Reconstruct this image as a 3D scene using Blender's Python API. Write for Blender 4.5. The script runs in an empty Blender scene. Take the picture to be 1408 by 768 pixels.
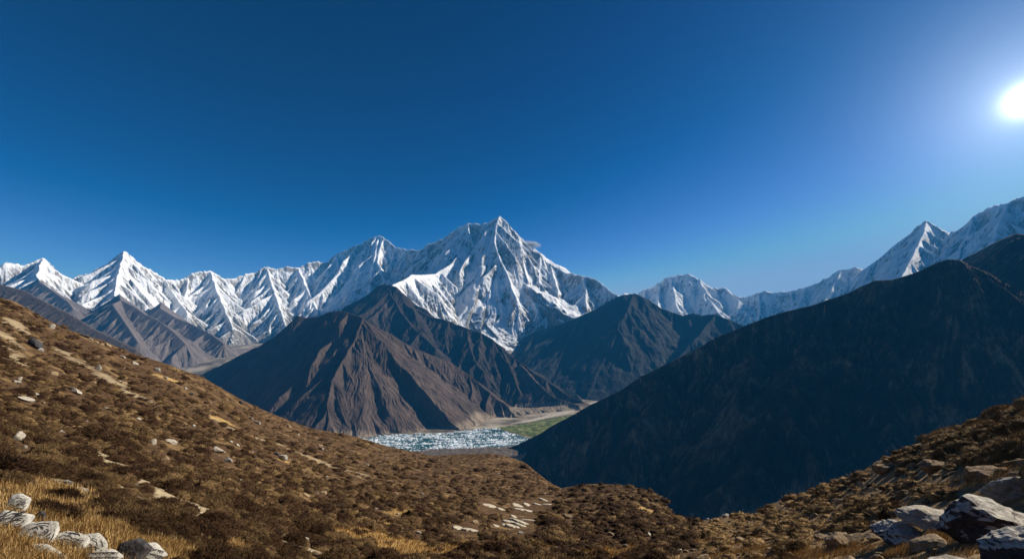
import bpy, bmesh, math, random
import numpy as np
from mathutils import Vector, Matrix

# ------------------------------------------------------------------ camera
W, H = 1408.0, 768.0            # the photograph's pixel frame
F = 704.0 / math.tan(math.radians(50.0))
YH = 470.0                      # height of the horizon in that frame
sc = bpy.context.scene
col = sc.collection
cam_d = bpy.data.cameras.new('camera')
cam_d.sensor_width = 36.0
cam_d.sensor_fit = 'HORIZONTAL'
cam_d.lens = 36.0 * F / W
cam_d.shift_y = (YH - H / 2) / W
cam_d.clip_start = 0.1
cam_d.clip_end = 90000.0
cam = bpy.data.objects.new('camera', cam_d)
cam.location = (0, 0, 0)
cam.rotation_euler = (math.pi / 2, 0, 0)
col.objects.link(cam)
sc.camera = cam

# ------------------------------------------------------------------ sky and sun
SUN_PX = (1411.0, 137.0)
SD = Vector(((SUN_PX[0] - 704) / F, 1.0, (YH - SUN_PX[1]) / F)).normalized()
SUN_EL = math.radians(33.0)      # direction of the light itself
SUN_AZ = math.radians(69.0)
LD = Vector((math.sin(SUN_AZ) * math.cos(SUN_EL), math.cos(SUN_AZ) * math.cos(SUN_EL), math.sin(SUN_EL)))

world = bpy.data.worlds.new('World')
sc.world = world
world.use_nodes = True
nt = world.node_tree
nt.nodes.clear()
N = nt.nodes.new
L = nt.links.new
out = N('ShaderNodeOutputWorld')
bg = N('ShaderNodeBackground')
SKY_STRENGTH = 0.08
sky = N('ShaderNodeTexSky')
sky.sky_type = 'NISHITA'
sky.sun_disc = False
sky.sun_elevation = SUN_EL
sky.sun_rotation = SUN_AZ
sky.altitude = 4800.0
sky.air_density = 1.0
sky.dust_density = 0.5
sky.ozone_density = 3.0
# the deep, polarised blue of high altitude: a little more saturation in the sky itself
# the deep polarised blue of thin air: each band of the sky falls off at its own rate
spl = N('ShaderNodeSeparateColor'); L(sky.outputs[0], spl.inputs[0])
hsv = N('ShaderNodeCombineColor')
for ch, (off_, ex, k, top) in enumerate(((0.095, 1.4, 3.4, 0.22), (0.0, 2.8, 6.2, 0.32), (0.0, 2.2, 1.75, 0.46))):
    s0 = N('ShaderNodeMath'); s0.operation = 'MULTIPLY_ADD'; L(spl.outputs[ch], s0.inputs[0]); s0.inputs[1].default_value = 0.1; s0.inputs[2].default_value = -off_
    mx = N('ShaderNodeMath'); mx.operation = 'MAXIMUM'; L(s0.outputs[0], mx.inputs[0]); mx.inputs[1].default_value = 0.0
    pw = N('ShaderNodeMath'); pw.operation = 'POWER'; L(mx.outputs[0], pw.inputs[0]); pw.inputs[1].default_value = ex
    s1 = N('ShaderNodeMath'); s1.operation = 'MULTIPLY'; L(pw.outputs[0], s1.inputs[0]); s1.inputs[1].default_value = k / SKY_STRENGTH
    mn = N('ShaderNodeMath'); mn.operation = 'SMOOTH_MIN'; L(s1.outputs[0], mn.inputs[0]); mn.inputs[1].default_value = top / SKY_STRENGTH; mn.inputs[2].default_value = top * 0.4 / SKY_STRENGTH
    L(mn.outputs[0], hsv.inputs[ch])
# bright air around the sun (aureole) and the sun itself
geo = N('ShaderNodeTexCoord')
dot = N('ShaderNodeVectorMath'); dot.operation = 'DOT_PRODUCT'
nrm = N('ShaderNodeVectorMath'); nrm.operation = 'NORMALIZE'
L(geo.outputs['Generated'], nrm.inputs[0])
L(nrm.outputs[0], dot.inputs[0])
dot.inputs[1].default_value = SD
acos = N('ShaderNodeMath'); acos.operation = 'ARCCOSINE'
L(dot.outputs['Value'], acos.inputs[0])

def glow(width_deg, amount):
    m = N('ShaderNodeMath'); m.operation = 'MULTIPLY'
    L(acos.outputs[0], m.inputs[0]); m.inputs[1].default_value = -1.0 / math.radians(width_deg)
    e = N('ShaderNodeMath'); e.operation = 'EXPONENT'
    L(m.outputs[0], e.inputs[0])
    k = N('ShaderNodeMath'); k.operation = 'MULTIPLY'
    L(e.outputs[0], k.inputs[0]); k.inputs[1].default_value = amount
    return k

g1, g2, g3 = glow(0.42, 130.0), glow(4.0, 7.0), glow(11.0, 1.3)
a1 = N('ShaderNodeMath'); L(g1.outputs[0], a1.inputs[0]); L(g2.outputs[0], a1.inputs[1])
gc1 = N('ShaderNodeVectorMath'); gc1.operation = 'SCALE'; gc1.inputs[0].default_value = (0.90, 0.97, 1.0); L(a1.outputs[0], gc1.inputs['Scale'])
gc2 = N('ShaderNodeVectorMath'); gc2.operation = 'SCALE'; gc2.inputs[0].default_value = (0.45, 0.85, 1.0); L(g3.outputs[0], gc2.inputs['Scale'])
gc = N('ShaderNodeVectorMath'); gc.operation = 'ADD'; L(gc1.outputs[0], gc.inputs[0]); L(gc2.outputs[0], gc.inputs[1])
add = N('ShaderNodeVectorMath'); add.operation = 'ADD'
L(hsv.outputs[0], add.inputs[0]); L(gc.outputs[0], add.inputs[1])
L(add.outputs[0], bg.inputs['Color'])
bg.inputs['Strength'].default_value = SKY_STRENGTH
L(bg.outputs[0], out.inputs['Surface'])

sun_d = bpy.data.lights.new('sun', 'SUN')
sun_d.energy = 5.0
sun_d.angle = math.radians(0.53)
sun_d.color = (1.0, 0.91, 0.78)
sun_o = bpy.data.objects.new('sun', sun_d)
sun_o.rotation_euler = (-LD).to_track_quat('-Z', 'Y').to_euler()
sun_o.location = LD * 200
col.objects.link(sun_o)

vs = sc.view_settings
vs.view_transform = 'Standard'
vs.look = 'None'
vs.exposure = 0.62
vs.gamma = 1.0
vs.use_curve_mapping = False
sc.cycles.use_denoising = True
sc.cycles.use_adaptive_sampling = True
sc.cycles.adaptive_threshold = 0.01
sc.cycles.max_bounces = 4
sc.cycles.diffuse_bounces = 2
sc.cycles.glossy_bounces = 2
sc.cycles.transmission_bounces = 2
sc.cycles.transparent_max_bounces = 8
sc.cycles.volume_bounces = 0

HAZE_DENSITY = 2.4e-5
HAZE_COLOR = (0.045, 0.42, 1.0)
HAZE_G = 0.0

# ------------------------------------------------------------------ noise
rs = np.random.RandomState(7)
PERM = rs.permutation(1024).astype(np.int32)
PERM = np.concatenate([PERM, PERM, PERM[:8]])
GA = rs.rand(1024) * 2 * np.pi
GX, GY = np.cos(GA).astype(np.float32), np.sin(GA).astype(np.float32)

def perlin(x, y):
    x = np.asarray(x, np.float32); y = np.asarray(y, np.float32)
    xf, yf = np.floor(x), np.floor(y)
    xi, yi = xf.astype(np.int32) & 1023, yf.astype(np.int32) & 1023
    x = x - xf; y = y - yf
    u = x * x * x * (x * (x * 6 - 15) + 10); v = y * y * y * (y * (y * 6 - 15) + 10)
    def g(ix, iy, dx, dy):
        h = PERM[PERM[ix & 1023] + (iy & 1023)]
        return GX[h] * dx + GY[h] * dy
    a = g(xi, yi, x, y); b = g(xi + 1, yi, x - 1, y)
    c = g(xi, yi + 1, x, y - 1); d = g(xi + 1, yi + 1, x - 1, y - 1)
    return (a + u * (b - a) + v * ((c + u * (d - c)) - (a + u * (b - a)))) * 1.5

def fbm(x, y, octs=4, gain=0.5):
    s = 0; a = 1.0; t = 0
    for k in range(octs):
        s = s + a * perlin(x * 2 ** k + 17.3 * k, y * 2 ** k - 9.1 * k); t += a; a *= gain
    return s / t

def ridged(x, y, octs=4, gain=0.5):
    s = 0; a = 1.0; t = 0
    for k in range(octs):
        s = s + a * (1 - np.abs(perlin(x * 2 ** k + 31.7 * k, y * 2 ** k + 5.3 * k)) * 1.6); t += a; a *= gain
    return s / t

def sstep(a, b, x):
    t = np.clip((x - a) / (b - a), 0, 1)
    return t * t * (3 - 2 * t)

def pchip(xk, yk, x):
    xk = np.asarray(xk, float); yk = np.asarray(yk, float)
    h = np.diff(xk); dl = np.diff(yk) / h
    m = np.zeros_like(yk)
    for i in range(1, len(xk) - 1):
        if dl[i - 1] * dl[i] > 0:
            w1, w2 = 2 * h[i] + h[i - 1], h[i] + 2 * h[i - 1]
            m[i] = (w1 + w2) / (w1 / dl[i - 1] + w2 / dl[i])
    m[0], m[-1] = dl[0], dl[-1]
    i = np.clip(np.searchsorted(xk, x) - 1, 0, len(xk) - 2)
    t = np.clip((x - xk[i]) / h[i], 0, 1)
    return ((2 * t ** 3 - 3 * t ** 2 + 1) * yk[i] + (t ** 3 - 2 * t ** 2 + t) * h[i] * m[i]
            + (-2 * t ** 3 + 3 * t ** 2) * yk[i + 1] + (t ** 3 - t ** 2) * h[i] * m[i + 1])

def P(px, py, y):
    return ((px - 704.0) / F * y, y, (YH - py) / F * y)

# ------------------------------------------------------------------ object helpers
def tag(o, label=None, cat=None, group=None, kind=None):
    if label: o['label'] = label
    if cat: o['category'] = cat
    if group: o['group'] = group
    if kind: o['kind'] = kind
    return o

def mesh_np(name, verts, faces, mat=None, smooth=True, parent=None, attrs=None, link=True, midx=None):
    """faces: (n,k) int array, all with k corners"""
    me = bpy.data.meshes.new(name)
    verts = np.asarray(verts, np.float32); faces = np.asarray(faces, np.int32)
    n, k = faces.shape
    me.vertices.add(len(verts)); me.vertices.foreach_set('co', verts.ravel())
    me.loops.add(n * k); me.loops.foreach_set('vertex_index', faces.ravel())
    me.polygons.add(n)
    me.polygons.foreach_set('loop_start', np.arange(0, n * k, k, dtype=np.int32))
    me.polygons.foreach_set('loop_total', np.full(n, k, np.int32))
    me.polygons.foreach_set('use_smooth', np.full(n, bool(smooth)))
    for m in (mat if isinstance(mat, (list, tuple)) else [mat]):
        if m: me.materials.append(m)
    if midx is not None:
        me.polygons.foreach_set('material_index', np.asarray(midx, np.int32))
    for an, av in (attrs or {}).items():
        av = np.asarray(av, np.float32)
        if av.ndim == 1:
            at = me.attributes.new(an, 'FLOAT', 'POINT'); at.data.foreach_set('value', av)
        else:
            at = me.attributes.new(an, 'FLOAT_COLOR', 'POINT')
            c4 = np.ones((len(av), 4), np.float32); c4[:, :3] = av
            at.data.foreach_set('color', c4.ravel())
    me.update(calc_edges=True)
    o = bpy.data.objects.new(name, me)
    if parent is not None: o.parent = parent
    if link: col.objects.link(o)
    return o

def grid_faces(nr, nc):
    i = np.arange(nr - 1)[:, None] * nc + np.arange(nc - 1)[None, :]
    return np.stack([i, i + 1, i + nc + 1, i + nc], -1).reshape(-1, 4)

# ------------------------------------------------------------------ material helpers
class Mat:
    def __init__(s, name, rough=0.9, spec=0.2):
        s.m = bpy.data.materials.new(name); s.m.use_nodes = True
        s.t = s.m.node_tree; s.t.nodes.clear()
        s.out = s.n('ShaderNodeOutputMaterial'); s.b = s.n('ShaderNodeBsdfPrincipled')
        s.b.inputs['Roughness'].default_value = rough
        s.b.inputs['Specular IOR Level'].default_value = spec
        s.l(s.b.outputs[0], s.out.inputs['Surface'])
    def n(s, t, **kw):
        x = s.t.nodes.new(t)
        for k, v in kw.items(): setattr(x, k, v)
        return x
    def l(s, a, b): s.t.links.new(a, b)
    def coord(s, scale=(1, 1, 1)):
        tc = s.n('ShaderNodeTexCoord'); mp = s.n('ShaderNodeMapping')
        mp.inputs['Scale'].default_value = scale
        s.l(tc.outputs['Object'], mp.inputs[0]); return mp.outputs[0]
    def noise(s, vec, scale, detail=4, rough=0.55, dist=0.0):
        x = s.n('ShaderNodeTexNoise'); s.l(vec, x.inputs['Vector'])
        x.inputs['Scale'].default_value = scale; x.inputs['Detail'].default_value = detail
        x.inputs['Roughness'].default_value = rough; x.inputs['Distortion'].default_value = dist
        return x.outputs['Fac']
    def voro(s, vec, scale, feature='F1', out='Distance'):
        x = s.n('ShaderNodeTexVoronoi', feature=feature); s.l(vec, x.inputs['Vector'])
        x.inputs['Scale'].default_value = scale; return x.outputs[out]
    def math(s, op, a, b=None, clamp=False):
        x = s.n('ShaderNodeMath', operation=op); x.use_clamp = clamp
        for i, v in enumerate((a, b)):
            if v is None: continue
            if isinstance(v, (int, float)): x.inputs[i].default_value = v
            else: s.l(v, x.inputs[i])
        return x.outputs[0]
    def ramp(s, fac, stops):
        x = s.n('ShaderNodeValToRGB'); s.l(fac, x.inputs[0])
        e = x.color_ramp.elements
        while len(e) < len(stops): e.new(0.5)
        for k, (p, c) in enumerate(stops):
            e[k].position = p; e[k].color = (*c, 1) if isinstance(c, tuple) else (c, c, c, 1)
        return x.outputs[0]
    def mix(s, fac, a, b, mode='MIX'):
        x = s.n('ShaderNodeMix', data_type='RGBA', blend_type=mode)
        for i, v in ((0, fac), (6, a), (7, b)):
            if isinstance(v, (int, float)): x.inputs[i].default_value = v
            elif isinstance(v, tuple): x.inputs[i].default_value = (*v, 1)
            else: s.l(v, x.inputs[i])
        return x.outputs[2]
    def attr(s, name, out='Fac'):
        x = s.n('ShaderNodeAttribute'); x.attribute_name = name; return x.outputs[out]
    def streak(s, across, down, detail=5, rough=0.6):
        cx = s.n('ShaderNodeCombineXYZ')
        s.l(s.math('MULTIPLY', s.attr('fall'), across), cx.inputs[0]); s.l(s.math('MULTIPLY', s.attr('down'), down), cx.inputs[1])
        return s.noise(cx.outputs[0], 1.0, detail, rough)
    def bump(s, h, dist, strength=1.0, prev=None):
        x = s.n('ShaderNodeBump'); s.l(h, x.inputs['Height'])
        x.inputs['Distance'].default_value = dist; x.inputs['Strength'].default_value = strength
        if prev is not None: s.l(prev, x.inputs['Normal'])
        return x.outputs[0]
    def done(s, color, normal=None):
        if isinstance(color, tuple): s.b.inputs['Base Color'].default_value = (*color, 1)
        else: s.l(color, s.b.inputs['Base Color'])
        if normal is not None: s.l(normal, s.b.inputs['Normal'])
        return s.m

# ------------------------------------------------------------------ mountains: height fields grown from traced ridge lines
def serrate(pts, rng, amp):
    """small notches and towers between the traced points of a skyline"""
    res = []
    for a, b in zip(pts[:-1], pts[1:]):
        res.append(a)
        n = max(1, int(abs(b[0] - a[0]) / 2.6))
        for k in range(1, n):
            t = k / n
            res.append((a[0] + (b[0] - a[0]) * t + rng.uniform(-0.4, 0.4), a[1] + (b[1] - a[1]) * t + rng.uniform(-1.0, 0.7) * amp, a[2] + (b[2] - a[2]) * t))
    return res + [pts[-1]]

class Ridge:
    def __init__(s, pts, left=0.9, right=None, world=False, conc=6000.0, off=0.0):
        s.p = np.array(pts if world else [P(*q) for q in pts], float)
        s.sl = left; s.sr = left if right is None else right
        s.conc = conc; s.off = off; s.seed = 0.0

def grow_spurs(r, rng, spacing, length, grad=0.74, sides=(1, -1), steep=1.25, start=0.0, jitter=0.35, skew=0.3, drop0=0.0):
    """spurs running down both faces of a ridge; right-hand side is side -1"""
    seg = np.diff(r.p, axis=0); ln = np.hypot(seg[:, 0], seg[:, 1]); cum = np.concatenate([[0], np.cumsum(ln)])
    res = []
    for sd in sides:
        s = start + spacing * rng.uniform(0.2, 1.0)
        while s < cum[-1]:
            i = min(np.searchsorted(cum, s) - 1, len(seg) - 1); t = (s - cum[i]) / max(ln[i], 1e-6)
            p0 = r.p[i] + seg[i] * t
            d = np.array([seg[i, 0], seg[i, 1]]) / max(ln[i], 1e-6)
            nv = np.array([-d[1], d[0]]) * sd
            zs = seg[i, 2] / max(ln[i], 1e-6)
            dr = nv + d * (-np.sign(zs) * min(abs(zs) * 1.2, 1.0) + rng.uniform(-skew, skew))
            dr /= np.hypot(*dr)
            Ls = length * rng.uniform(0.6, 1.25); n = 6
            face = (r.sl if sd > 0 else r.sr)
            g = face * grad * rng.uniform(0.88, 1.12)
            pts = []; q = np.array([p0[0], p0[1]]); z = p0[2] - drop0 * rng.uniform(0.3, 1.0)
            ang = 0.0
            for k in range(n + 1):
                pts.append((q[0], q[1], z))
                ang += rng.uniform(-0.22, 0.22)
                c, sn = math.cos(ang), math.sin(ang)
                dd = np.array([dr[0] * c - dr[1] * sn, dr[0] * sn + dr[1] * c])
                st = Ls / n
                q = q + dd * st; z -= g * st * rng.uniform(0.6, 1.4) * (1.0 - 0.04 * k)
            res.append(Ridge(pts, face * steep, face * steep, world=True, conc=6000.0))
            s += spacing * rng.uniform(1 - jitter, 1 + jitter)
    return res

def ridge_height(X, Y, pxs, ys, ridges, floor):
    """largest of (ridge crest - slope * distance); also how far along and away from the winning ridge each point is"""
    Hh = np.full(X.shape, -1e9, np.float32); S = np.zeros(X.shape, np.float32); D = np.zeros(X.shape, np.float32)
    for ri, r in enumerate(ridges):
        s0 = 0.0
        smin = min(r.sl, r.sr)
        for a, b in zip(r.p[:-1], r.p[1:]):
            ab = b[:2] - a[:2]; l2 = float(ab @ ab); ln = math.sqrt(l2)
            if ln < 1e-3: continue
            drop = max(max(a[2], b[2]) - floor, 50.0)
            R = drop / smin
            if r.conc: R = r.conc * (math.exp(min(drop / (smin * r.conc), 2.0)) - 1)
            y0, y1 = min(a[1], b[1]) - R, max(a[1], b[1]) + R
            i0, i1 = np.searchsorted(ys, y0), np.searchsorted(ys, y1)
            if i1 <= i0: s0 += ln; continue
            yl, yh = max(ys[i0], 1.0), max(ys[min(i1, len(ys)) - 1], 1.0)
            xa, xb = min(a[0], b[0]) - R, max(a[0], b[0]) + R
            cands = [704 + F * xa / yl, 704 + F * xa / yh, 704 + F * xb / yl, 704 + F * xb / yh]
            j0, j1 = np.searchsorted(pxs, min(cands)), np.searchsorted(pxs, max(cands))
            if j1 <= j0: s0 += ln; continue
            sl = (slice(i0, i1), slice(j0, j1))
            dx = X[sl] - np.float32(a[0]); dy = Y[sl] - np.float32(a[1])
            t0_ = (dx * np.float32(ab[0]) + dy * np.float32(ab[1])) / np.float32(l2); t = np.clip(t0_, 0, 1)
            ex = dx - t * np.float32(ab[0]); ey = dy - t * np.float32(ab[1])
            d = np.sqrt(ex * ex + ey * ey)
            side = (np.float32(ab[0]) * ey - np.float32(ab[1]) * ex)
            slope = np.where(side > 0, np.float32(r.sl), np.float32(r.sr))
            dd = d if not r.conc else np.float32(r.conc) * np.log1p(d / np.float32(r.conc))
            h = np.float32(a[2]) + t * np.float32(b[2] - a[2]) - slope * dd
            m = h > Hh[sl]
            Hh[sl] = np.where(m, h, Hh[sl])
            ang = np.arctan2((t0_ - t) * np.float32(ln), np.abs(side) / np.float32(ln) + 1.0)
            S[sl] = np.where(m, np.float32(s0) + t * np.float32(ln) + ang * np.float32(650.0) + np.float32(ri * 977.0) + np.where(side > 0, np.float32(400.0), np.float32(0.0)), S[sl])
            D[sl] = np.where(m, d, D[sl])
            s0 += ln
    return Hh, S, D

def polar_grid(px0, px1, step, ys):
    pxs = np.arange(px0, px1 + step, step); ys = np.asarray(ys)
    X = ((pxs[None, :] - 704) / F * ys[:, None]).astype(np.float32)
    Y = np.repeat(ys[:, None], len(pxs), 1).astype(np.float32)
    return pxs, ys, X, Y

def normal_z(X, Y, Z):
    """slope from the grid itself"""
    v = np.stack([X, Y, Z], -1).astype(np.float32)
    du = np.gradient(v, axis=1); dv = np.gradient(v, axis=0)
    n = np.cross(du, dv); n /= np.linalg.norm(n, axis=-1, keepdims=True) + 1e-9
    return n

def mountain(name, px0, px1, step, ys, ridges, mat, floor, flute=(60.0, 260.0), rough=(40.0, 500.0), seed=0.0, extra=None, label=None, cat='mountain', cut=True, warp=(0, 1), fine=None):
    pxs, ys, X, Y = polar_grid(px0, px1, step, ys)
    Xw, Yw = X, Y
    if warp[0]:
        Xw = X + warp[0] * fbm(X / warp[1] + seed, Y / warp[1], 3); Yw = Y + warp[0] * fbm(X / warp[1] + 40 + seed, Y / warp[1] + 9, 3)
    Z, S, D = ridge_height(Xw, Yw, pxs, ys, ridges, floor)
    A, lam = flute
    # flutes and gullies running straight down from the crest
    wob = fbm(X / (lam * 3) + seed, Y / (lam * 3), 2) * 0.6
    fl = ridged(S / lam + wob, D / (lam * 9) + seed, 3, 0.55)
    Z = Z - A * (1 - fl) * sstep(0, lam * 1.6, D) * (0.55 + 0.45 * np.clip(fbm(X / (lam * 6), Y / (lam * 6) + seed, 2) + 0.6, 0, 1.5))
    if fine:
        Z = Z - fine[0] * (1 - ridged(S / fine[1] + wob * 2.3, D / (fine[1] * 8) + seed, 2, 0.5)) * sstep(0, fine[1] * 1.5, D)
    A2, l2 = rough
    Z = Z + A2 * (fbm(X / l2 + seed, Y / l2, 5, 0.55)) * sstep(0, l2 * 0.5, D)
    Z = Z - np.abs(fbm(X / 90.0 + seed, Y / 90.0, 3)) * A2 * 0.35 * sstep(0, 150, D)
    if extra is not None: Z = extra(X, Y, Z, S, D)
    n = normal_z(X, Y, Z)
    keep = (Z > floor)
    f = grid_faces(*X.shape)
    if cut:
        k = keep.ravel()
        f = f[k[f].any(1)]
    used = np.zeros(X.size, bool); used[f] = True
    idx = np.cumsum(used) - 1
    v = np.stack([X, Y, Z], -1).reshape(-1, 3)[used]
    o = mesh_np(name, v, idx[f], mat, True, attrs={'steep': (1 - np.abs(n[..., 2])).ravel()[used], 'fall': (S / lam).ravel()[used], 'down': (D / lam).ravel()[used]})
    return tag(o, label, cat, kind='structure')

#MATERIALS
def mat_snow_mountain(name='snow_and_rock', th=0.0):
    m = Mat(name, 0.75, 0.25)
    c = m.coord(); cs = m.coord((1, 1, 0.35))
    steep = m.attr('steep')
    n1 = m.noise(c, 1 / 420.0, 6, 0.62); n2 = m.noise(cs, 1 / 90.0, 5, 0.65); n3 = m.noise(cs, 1 / 28.0, 4, 0.6)
    tc = m.n('ShaderNodeTexCoord'); sep = m.n('ShaderNodeSeparateXYZ'); m.l(tc.outputs['Object'], sep.inputs[0])
    z = sep.outputs[2]
    # rock shows on the steepest ground; more of it lower down
    lowz = m.n('ShaderNodeMapRange'); m.l(z, lowz.inputs[0])
    for i, v in ((1, 1100.0), (2, -100.0), (3, 0.0), (4, 0.32)): lowz.inputs[i].default_value = v
    v = m.math('ADD', m.math('MULTIPLY', steep, 1.25), m.math('MULTIPLY', n1, 0.75))
    st = m.streak(3.2, 0.45); st2 = m.streak(9.0, 1.6, 4)
    v = m.math('ADD', v, m.math('MULTIPLY', n2, 0.30)); v = m.math('ADD', v, m.math('MULTIPLY', n3, 0.2))
    v = m.math('ADD', v, m.math('MULTIPLY', st, 0.5)); v = m.math('ADD', v, m.math('MULTIPLY', st2, 0.25))
    v = m.math('ADD', v, lowz.outputs[0])
    rock = m.n('ShaderNodeMapRange'); rock.interpolation_type = 'SMOOTHSTEP'; m.l(v, rock.inputs[0])
    rock.inputs[1].default_value = 1.60 - th; rock.inputs[2].default_value = 1.84 - th
    rc = m.ramp(m.noise(cs, 1 / 160.0, 6, 0.65), [(0.3, (0.10, 0.09, 0.08)), (0.5, (0.20, 0.18, 0.155)), (0.72, (0.36, 0.325, 0.27))])
    sc_ = m.ramp(m.noise(c, 1 / 300.0, 5, 0.6), [(0.3, (0.80, 0.83, 0.86)), (0.6, (0.90, 0.91, 0.92))])
    colr = m.mix(rock.outputs[0], sc_, rc)
    # below the snow: grey brown scree
    scree = m.n('ShaderNodeMapRange'); scree.interpolation_type = 'SMOOTHSTEP'
    m.l(m.math('ADD', z, m.math('MULTIPLY', n1, 700.0)), scree.inputs[0])
    for i, v_ in ((1, 260.0), (2, 60.0), (3, 0.0), (4, 1.0)): scree.inputs[i].default_value = v_
    sr = m.ramp(n2, [(0.3, (0.17, 0.145, 0.13)), (0.7, (0.36, 0.31, 0.26))])
    colr = m.mix(scree.outputs[0], colr, sr)
    b = m.bump(m.noise(cs, 1 / 45.0, 6, 0.7), 26.0, 0.9)
    return m.done(colr, b)

def mat_bare_hill(name, lo, mid, hi, scale, bump, streak=0.3, apron=None, stops=(0.38, 0.5, 0.63), w=(0.25, 0.22, 0.12, 0.25, 0.16)):
    m = Mat(name, 0.95, 0.1)
    c = m.coord(); cs = m.coord((1, 1, streak))
    n = m.noise(cs, 1 / scale, 7, 0.62); n2 = m.noise(c, 1 / (scale * 5), 4, 0.55)
    n3 = m.noise(cs, 1 / (scale * 0.2), 5, 0.65)
    st = m.streak(2.2, 0.25); st2 = m.streak(8.0, 0.8)
    v = m.math('ADD', m.math('MULTIPLY', n, w[0]), m.math('MULTIPLY', n2, w[1])); v = m.math('ADD', v, m.math('MULTIPLY', n3, w[2]))
    v = m.math('ADD', v, m.math('ADD', m.math('MULTIPLY', st, w[3]), m.math('MULTIPLY', st2, w[4])))
    colr = m.ramp(v, [(stops[0], lo), (stops[1], mid), (stops[2], hi)])
    if apron:      # scree fans and gravel along the foot
        tc = m.n('ShaderNodeTexCoord'); sep = m.n('ShaderNodeSeparateXYZ'); m.l(tc.outputs['Object'], sep.inputs[0])
        mr = m.n('ShaderNodeMapRange'); mr.interpolation_type = 'SMOOTHSTEP'; m.l(m.math('ADD', sep.outputs[2], m.math('MULTIPLY', m.math('SUBTRACT', n2, 0.5), 260.0)), mr.inputs[0])
        for i, v_ in ((1, apron), (2, apron + 60.0), (3, 0.85), (4, 0.0)): mr.inputs[i].default_value = v_
        colr = m.mix(mr.outputs[0], colr, m.ramp(n3, [(0.35, (0.17, 0.13, 0.095)), (0.65, (0.36, 0.29, 0.21))]))
    b = m.bump(m.math('ADD', m.noise(cs, 1 / (scale * 0.35), 7, 0.68), m.math('MULTIPLY', st2, 0.6)), bump, 1.0)
    return m.done(colr, b)

M_SNOW = mat_snow_mountain()
M_FAR = mat_snow_mountain('snow_and_more_rock', 0.03)
M_PYR = mat_bare_hill('brown_scree_hill', (0.045, 0.032, 0.026), (0.085, 0.062, 0.050), (0.17, 0.12, 0.09), 130.0, 14.0, apron=-838.0)
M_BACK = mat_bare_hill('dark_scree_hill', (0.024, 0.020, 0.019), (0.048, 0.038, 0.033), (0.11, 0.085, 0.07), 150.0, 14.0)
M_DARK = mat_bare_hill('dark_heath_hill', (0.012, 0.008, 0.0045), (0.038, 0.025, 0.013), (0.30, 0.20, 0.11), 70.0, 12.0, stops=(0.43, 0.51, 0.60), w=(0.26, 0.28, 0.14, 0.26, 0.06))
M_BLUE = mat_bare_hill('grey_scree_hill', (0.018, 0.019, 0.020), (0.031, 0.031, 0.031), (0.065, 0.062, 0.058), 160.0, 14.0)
M_SPUR = mat_bare_hill('grey_brown_spur', (0.10, 0.083, 0.078), (0.15, 0.125, 0.115), (0.24, 0.20, 0.18), 130.0, 12.0)

rng = np.random.RandomState(11)

# ---- the long snow wall and the high massif
crest_left = [(-160, 380, 8600), (-90, 352, 9000), (-40, 375, 9300), (0, 367, 9500), (11, 360, 9600), (34, 364, 9800), (46, 360, 9900), (59, 353.5, 10000), (69, 361.6, 10100), (80, 374.5, 10250), (97, 383, 10400),
              (115, 377, 10600), (135, 370, 10800), (149, 361.6, 10950), (160, 351.6, 11050), (171, 344.4, 11200), (180.5, 351.6, 11350), (189, 360, 11450),
              (200.5, 367, 11600), (212, 374, 11700), (226, 383, 11900), (241, 385, 12100), (252, 383, 12250), (264, 375, 12450), (286.5, 371.6, 12700), (295, 375, 12850),
              (309.5, 383, 13000), (324, 381.7, 13200), (340, 375.5, 13400), (352, 373, 13550), (367, 366.5, 13700), (380, 369.6, 13800), (397, 366, 13900), (409, 367, 14000), (432, 359.3, 14150), (449, 360, 14250),
              (463, 348.7, 14300), (483, 340, 14400), (497.6, 334.4, 14450), (512, 325.8, 14500), (520.5, 323.3, 14500), (532, 328.7, 14450), (543.4, 340, 14400), (558, 342.4, 14250), (578, 343.6, 14000),
              (589, 335, 13800), (609, 328.7, 13400), (617, 321.5, 13200), (626.5, 315.8, 13000), (643, 305.7, 12700), (661, 308.6, 12650), (670, 306.5, 12600), (679, 301.5, 12560), (686, 296.4, 12500),
              (691, 300.5, 12450), (697.4, 305.8, 12400), (701, 313, 12350), (706, 318.7, 12300), (713, 325, 12250), (720, 331.6, 12200), (732, 338.7, 12100), (743, 348.8, 12000), (750, 353, 11900), (757.6, 363, 11800), (767, 368, 11600), (777.7, 374.6, 11400), (790, 377, 11200),
              (803.4, 378.9, 11000), (817.8, 383, 10700), (829, 391.7, 10500), (846, 403.8, 10200), (870, 425, 9900), (900, 455, 9600)]
cl = []
for px, py, y in crest_left:
    y = float(np.interp(px, [-160, 0, 170, 350, 460, 520, 600, 643, 690, 760, 846, 900], [7800, 9000, 10900, 14300, 16000, 16300, 14600, 13000, 12500, 11800, 10200, 9600]))
    cl.append((px, py, y))
main = [Ridge(serrate(cl, np.random.RandomState(3), 1.5), 1.1, 2.0, conc=2700.0)]
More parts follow.
